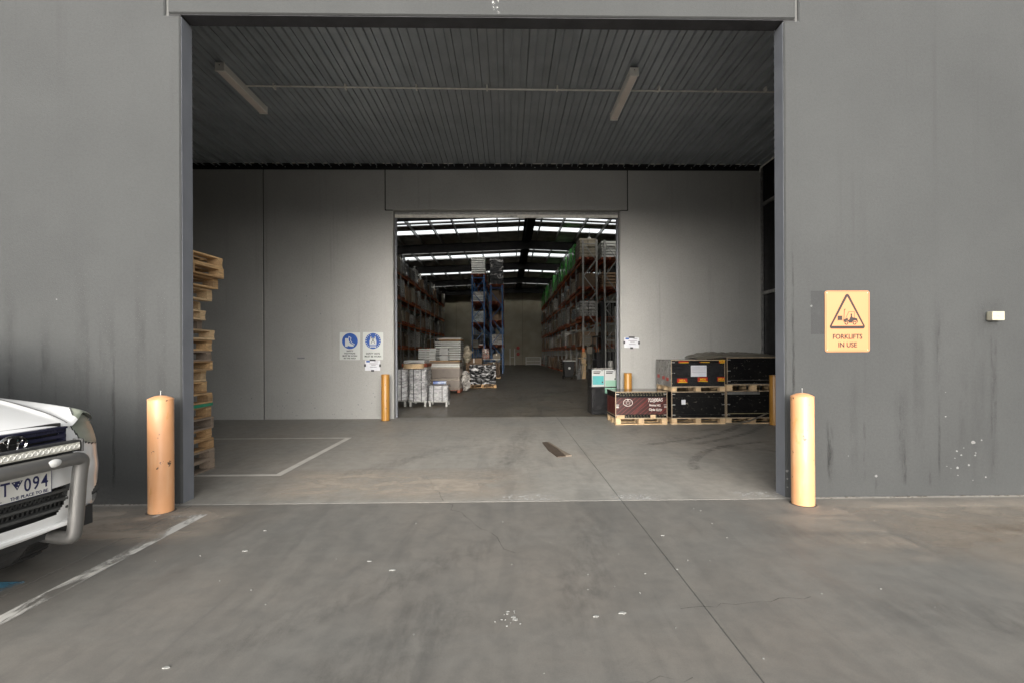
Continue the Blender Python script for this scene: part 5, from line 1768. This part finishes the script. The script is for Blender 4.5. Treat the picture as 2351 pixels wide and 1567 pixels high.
def shell(pt, z):
    x, y, c = pt
    ins = 0
    if z > .78:
        ins += .075 * ((z - .78) / .27) ** 1.6
    if z < .43:
        ins += .06 * ((.43 - z) / .13) ** 1.5
    rake = max(0, z - .66) * .10 * max(c, 0)
    bulge = .012 * math.exp(-((z - .62) / .06) ** 2) * max(c, 0)
    return x - (ins * max(c, 0)) - rake + bulge + (ins * max(-c, 0)), y * (1 - ins / HWD), z
def inpoly(px, pz, poly):
    r_ = False
    j = len(poly) - 1
    for i in range(len(poly)):
        (xi, zi), (xj, zj) = poly[i], poly[j]
        if (zi > pz) != (zj > pz) and px < (xj - xi) * (pz - zi) / (zj - zi) + xi:
            r_ = not r_
        j = i
    return r_
LAMP = [(.435, .965), (.445, .93), (.475, .845), (.52, .825), (.62, .795), (.72, .785), (.80, .80), (.845, .83), (.84, .90), (.80, .97), (.75, 1.06), (.55, 1.06)]
_lc = (sum(p[0] for p in LAMP) / len(LAMP), sum(p[1] for p in LAMP) / len(LAMP))
LAMP_IN = [(_lc[0] + (p[0] - _lc[0]) * .93, _lc[1] + (p[1] - _lc[1]) * .90) for p in LAMP]
def region(pt, z):
    x, y, c = pt
    if c > 0:
        top = ztop(y)
        if z > top:
            return None
        if y < .325 and .845 < z:
            return 'grille'
        if .325 <= y < .345 and .845 < z:
            return 'bumper'
        if inpoly(y, z, LAMP):
            return 'lamp' if inpoly(y, z, LAMP_IN) and z < top - .012 else 'gasket'
        lw = .33 - .09 * max(0, (.60 - z) / .17) ** 2.2
        if .425 < z < .602 and y < lw:
            return 'lower'
        if .575 < y < .80 and .40 + .02 * (y - .575) < z < .475 + .32 * (y - .575) and (y - .575) * 3 > (.47 - z) * 0.6:
            return 'fog'
        if x < -.52 and (x + .88) ** 2 + (z - .30) ** 2 < .44 ** 2:
            return None
        return 'bumper'
    if z > 1.0:
        return None
    for wx in (-.88, -3.45):
        if (x - wx) ** 2 + (z - .30) ** 2 < .44 ** 2:
            return None
    return 'side'
def build_regions(names, objname, m, off=0.0, par=car, sign=1):
    b = MB()
    idx = {}
    def vid(i, j):
        if (i, j) not in idx:
            x, y, z = shell(path[i], zs[j])
            idx[(i, j)] = len(b.v)
            b.v.append((x - off, sign * y, z))
        return idx[(i, j)]
    for i in range(len(path) - 1):
        for j in range(len(zs) - 1):
            pm_ = ((path[i][0] + path[i + 1][0]) / 2, (path[i][1] + path[i + 1][1]) / 2, (path[i][2] + path[i + 1][2]) / 2)
            if region(pm_, (zs[j] + zs[j + 1]) / 2) in names:
                b.f.append((vid(i, j), vid(i + 1, j), vid(i + 1, j + 1), vid(i, j + 1)))
    return b.build(objname, m, par, True)
for s in (1, -1):
    build_regions(('bumper',), 'bumper', 'car', sign=s)
    build_regions(('side',), 'body_side', 'car', sign=s)
    hl = build_regions(('lamp',), 'headlight', 'lamp_lens', sign=s)
    MB().lathe([(0, -.02), (.03, -.012), (.052, .004), (.056, .0)], 24, c=(-.27, s * .60, .885), axis='x').build('headlamp_bowl', 'chrome', car, True)
    build_regions(('gasket',), 'headlight_gasket', 'car_black', .004, sign=s)
    build_regions(('fog',), 'fog_light_recess', 'car_black', .05, sign=s)
    MB().lathe([(0, .02), (.04, .018), (.048, .0), (.052, .012), (.058, .0)], 20, c=(-.245, s * .675, .475), axis='x').build('fog_light', 'car_grey', car, True)
# grille with slats, behind its opening
MB().box(-.13, -.10, -.34, .34, .80, .985).build('grille_backing', 'car_black', car)
for z in (.868, .905, .942):
    for s in (-1, 1):
        b = MB()
        b.prism([(s * .075, z - .012), (s * .325, z - .006), (s * .325, z + .012), (s * .075, z + .009)], -.03, .0)
        M = Matrix(((0, 1, 0, -.045), (1, 0, 0, 0), (0, 0, 1, 0), (0, 0, 0, 1)))
        b.v = [tuple(M @ Vector(p)) for p in b.v]
        b.build('grille_slat', 'car_navy', car)
MB().box(-.075, -.035, -.326, .326, .955, .968).build('grille_surround', 'car_navy', car)
for s in (-1, 1):
    MB().box(-.10, -.045, s * .318 - .006, s * .318 + .006, .85, .955).build('grille_surround', 'car_navy', car)
# emblem: ring with crossing ovals
em = thing_ = None
ring = lambda ry, rzz, cz, x_: [(x_, ry * math.cos(2 * PI * i / 32), cz + rzz * math.sin(2 * PI * i / 32)) for i in range(33)]
e = MB().tube(ring(.072, .05, .905, -.018), .0065, 6).build('emblem', 'chrome', car, True)
MB().tube(ring(.026, .047, .905, -.016), .004, 6).build('emblem_oval', 'chrome', e, True)
MB().tube(ring(.05, .02, .928, -.016), .004, 6).build('emblem_oval', 'chrome', e, True)
# lower grille
MB().box(-.14, -.11, -.36, .36, .40, .63).build('lower_grille_backing', 'car_black', car)
for z in (.455, .51, .565):
    MB().box(-.075, -.03, -.325, .325, z - .009, z + .009).build('lower_grille_bar', 'car_grey', car, bevel=.003)
mesh_b = MB()
for i in range(26):
    y = -.33 + .66 * i / 25
    mesh_b.bar((-.085, y - .03, .43), (-.085, y + .03, .60), .006, .006)
    mesh_b.bar((-.09, y + .03, .43), (-.09, y - .03, .60), .006, .006)
mesh_b.build('lower_grille_mesh', 'car_grey', car)
MB().box(-.10, .0, -.36, .36, .345, .372).build('lower_lip', 'car', car, bevel=.006)
# bonnet
b = MB()
ny, nx = 132, 90
lt = MB()
def tcut(y):
    return .04 + (abs(y) - .52) * .75 if abs(y) > .52 else 0
def front_edge(y):
    best = None
    a = min(abs(y), .86)
    for i in range(NF):
        p, q = path[i], path[i + 1]
        if p[1] <= a <= q[1]:
            f = (a - p[1]) / max(1e-6, q[1] - p[1])
            zt_ = ztop(a)
            pt = (p[0] + (q[0] - p[0]) * f, a, p[2] + (q[2] - p[2]) * f)
            return shell(pt, zt_)
    return shell(path[NF], ztop(.86))
for j in range(nx + 1):
    for i in range(ny + 1):
        y = -.83 + 1.66 * i / ny
        fx, fy, fz = front_edge(y)
        t_ = j / nx
        x = fx + .012 * (1 - t_) + (-1.2 - fx) * t_
        d_ = max(0, fx - x)
        a = abs(y) / .86
        crown = 1.145 - .075 * a ** 4
        z = fz + .004 + (crown - fz) * min(1, (d_ / .75)) ** .72
        cr = .012 * math.exp(-((abs(y) - .40 - .12 * t_) / .035) ** 2) * min(1, t_ * 6)
        if j == 0:
            z -= .012
        b.v.append((x, y * .985, z + cr))
for j in range(nx):
    for i in range(ny):
        a = j * (ny + 1) + i
        yc = -.83 + 1.66 * (i + .5) / ny
        tc = tcut(yc)
        (lt if (j + .5) / nx < tc else b).f.append((a, a + 1, a + ny + 2, a + ny + 1))
for sgn in (-1, 1):          # the headlamps wrap over the corners of the bonnet
    h_ = MB()
    ids = {}
    for f in lt.f:
        if sum(b.v[q][1] for q in f) * sgn > 0:
            h_.f.append(tuple(ids.setdefault(q, len(ids)) for q in f))
    h_.v = [b.v[q] for q in ids]
    h_.build('headlight_top', 'lamp_lens', car, True)
used_ = sorted({q for f in b.f for q in f})
mp_ = {q: i for i, q in enumerate(used_)}
b.f = [tuple(mp_[q] for q in f) for f in b.f]
b.v = [b.v[q] for q in used_]
b.build('bonnet', 'car', car, True)
def bonnet_pt(t_, y):
    fx, fy, fz = front_edge(y)
    x = fx + .012 * (1 - t_) + (-1.2 - fx) * t_
    a = abs(y) / .86
    z = fz + .004 + (1.145 - .075 * a ** 4 - fz) * min(1, max(0, fx - x) / .75) ** .72
    return x, y * .985, z + .012 * math.exp(-((abs(y) - .40 - .12 * t_) / .035) ** 2) * min(1, t_ * 6)
for s in (-1, 1):
    MB().tube([bonnet_pt(tcut(.522 + .3 * q / 20), s * (.522 + .3 * q / 20)) for q in range(21)], .004, 6).build('panel_gap', 'car_grey', car, True)
    MB().tube([bonnet_pt(.02 + .96 * q / 24, s * (.415 + .17 * (q / 24) ** 1.6)) for q in range(25)], .0045, 6).build('panel_gap', 'car_grey', car, True)
# cabin, glass and roof
b = MB()
secs = [(-1.15, .80, 1.08), (-1.95, .66, 1.66), (-2.6, .67, 1.70), (-3.7, .65, 1.66), (-4.22, .74, 1.06)]
for x, hw, z in secs:
    b.v += [(x, -.80, 1.0), (x, -hw, z), (x, hw, z), (x, .80, 1.0)]
for k_ in range(len(secs) - 1):
    m = k_ * 4
    b.f += [(m, m + 4, m + 5, m + 1), (m + 1, m + 5, m + 6, m + 2), (m + 2, m + 6, m + 7, m + 3)]
b.build('cabin', 'car', car)
MB().quad((-1.27, -.70, 1.17), (-1.27, .70, 1.17), (-1.90, .60, 1.625), (-1.90, -.60, 1.625)).build('windscreen', 'glass_d', car).location = (.02, 0, .02)
for s in (-1, 1):
    MB().quad((-1.5, s * .795, 1.10), (-2.5, s * .80, 1.10), (-2.5, s * .69, 1.60), (-2.0, s * .69, 1.58)).build('side_window', 'glass_d', car)
    MB().quad((-2.58, s * .80, 1.10), (-3.6, s * .80, 1.10), (-3.5, s * .69, 1.57), (-2.58, s * .69, 1.60)).build('side_window', 'glass_d', car)
    MB().box(-1.75, -1.55, s * .93 - .09, s * .93 + .09, 1.05, 1.2).build('wing_mirror', 'car', car, bevel=.03)
MB().quad((-.22, -.35, .24), (-.45, -.66, .24), (-1.6, -.8, .24), (-4.1, -.8, .24), (-4.1, .8, .24), (-1.6, .8, .24), (-.45, .66, .24), (-.22, .35, .24)).build('underbody', 'car_black', car)
MB().box(-1.5, -1.3, -.6, .6, .08, .23).build('under_car_light_block', 'car_black', car)  # added box that keeps low sun off the floor under the car
MB().box(-1.42, -.62, -.82, -.62, .06, .3).build('near_side_light_block', 'car_black', car)  # added unseen box, blocks low light from the near side
MB().box(-.3, -.1, -.55, .55, .27, .40).build('engine_tray', 'car_black', car)
for wx in (-.88, -3.45):
    for s in (-1, 1):
        w = MB().lathe([(.22, -.11), (.35, -.115), (.38, -.09), (.385, -.05), (.385, .05), (.38, .09), (.35, .115), (.22, .11)], 40, c=(wx, s * .61, .386), axis='y').build('wheel', 'tyre', car, True)
        MB().lathe([(0, s * .06), (.06, s * .07), (.2, s * .05), (.222, s * .10), (.222, -s * .09), (0, -s * .09)], 28, c=(wx, s * .61, .386), axis='y').build('rim', 'alloy_bar', w, True)
        tr_ = MB()
        for q in range(36):
            a = 2 * PI * q / 36
            tr_.bar((wx + .386 * math.cos(a), s * .61 - .085, .386 + .386 * math.sin(a)), (wx + .386 * math.cos(a + .07), s * .61 + .085, .386 + .386 * math.sin(a + .07)), .03, .008, up=(math.cos(a), 0, math.sin(a)))
        tr_.build('tread', 'tyre', w)
    MB().box(wx - .46, wx + .46, -.6, .6, .45, .85).build('wheel_housing', 'car_black', car)
# number plate
pl_ = MB().box(.008, .012, -.186, .186, .587, .721).build('number_plate', 'plate', car, bevel=.002)
ROT = (R(90), 0, R(90))
MB().box(.0121, .0127, -.186, -.183, .587, .721).box(.0121, .0127, .183, .186, .587, .721).box(.0121, .0127, -.183, .183, .587, .590).box(.0121, .0127, -.183, .183, .718, .721).build('plate_border', 'plate_blue', pl_)
for y, ch_ in ((-.062, 'T'), (.052, '0'), (.098, '9'), (.146, '4')):
    text('plate_character', ch_, .108, 'plate_blue', pl_, (.0125, y, .662), ROT, sx=.74, bold=.001)
tri = MB()
tri.prism([(-.032, .70), (.028, .70), (-.002, .648)], 0, .001)
tri.v = [(.0125 - p[1], p[0], p[2]) for p in tri.v]
tri.build('plate_triangle', 'plate_blue', pl_)
for y, z in ((-.018, .692), (.014, .694), (.004, .68), (-.002, .664)):
    d_ = MB().prism(disc(y, z, .0035, 8), 0, .0004)
    d_.v = [(.0136 - p[1], p[0], p[2]) for p in d_.v]
    d_.build('plate_star', 'plate', pl_)
text('plate_slogan', 'THE PLACE TO BE.', .026, 'plate_blue', pl_, (.0125, .066, .604), ROT, sx=.96, bold=.0005)
text('plate_slogan', 'IA -', .026, 'plate_blue', pl_, (.0125, -.098, .604), ROT, sx=.96, bold=.0005)
# nudge bar
P = [(-.22, .26, .30), (-.06, .29, .265), (.035, .292, .265), (.05, .294, .32), (.07, .294, .55), (.085, .294, .70), (.10, .294, .765), (.105, .25, .778), (.112, .15, .780), (.115, 0, .781)]
full = P + [(x, -y, z) for x, y, z in reversed(P[:-1])]
nb = MB().tube(full, .040, 18, smooth=3).build('nudge_bar', 'alloy_bar', car, True)
MB().lathe([(0, .010), (.018, .008), (.030, .0)], 20, axis='x').build('bar_badge', 'white', nb, True).location = (.150, .085, .786)
nb.children[0].scale = (1, 1.35, .8)
# LED light bar on the nudge bar
lb = MB().box(.045, .105, -.285, .285, .822, .890).build('light_bar', 'car_black', car, bevel=.008)
MB().box(.1052, .1085, -.272, .272, .834, .878).build('lens', 'led', lb)
cell = MB().lathe([(.0, .002), (.008, .001), (.013, .004), (.0145, 0)], 12, axis='x').mesh('led_cell', 'led_b')
for i in range(18):
    link('led_cell', cell, lb, (.1087, -.256 + .512 * i / 17, .856))
for s in (-1, 1):
    MB().box(.04, .11, min(s * .285, s * .298), max(s * .285, s * .298), .816, .896).build('end_plate', 'car_grey', lb, bevel=.003)
    MB().box(.06, .11, s * .2 - .03, s * .2 + .03, .806, .8215).build('bracket', 'car_black', lb)
MB().box(-.02, .06, -.27, .27, .795, .816).build('mount_rail', 'car_black', lb)

for c_ in list(car.children):          # the body rides high over its wheels
    if not c_.name.startswith('wheel') or c_.name.startswith('wheel_housing'):
        c_.location.z += .08
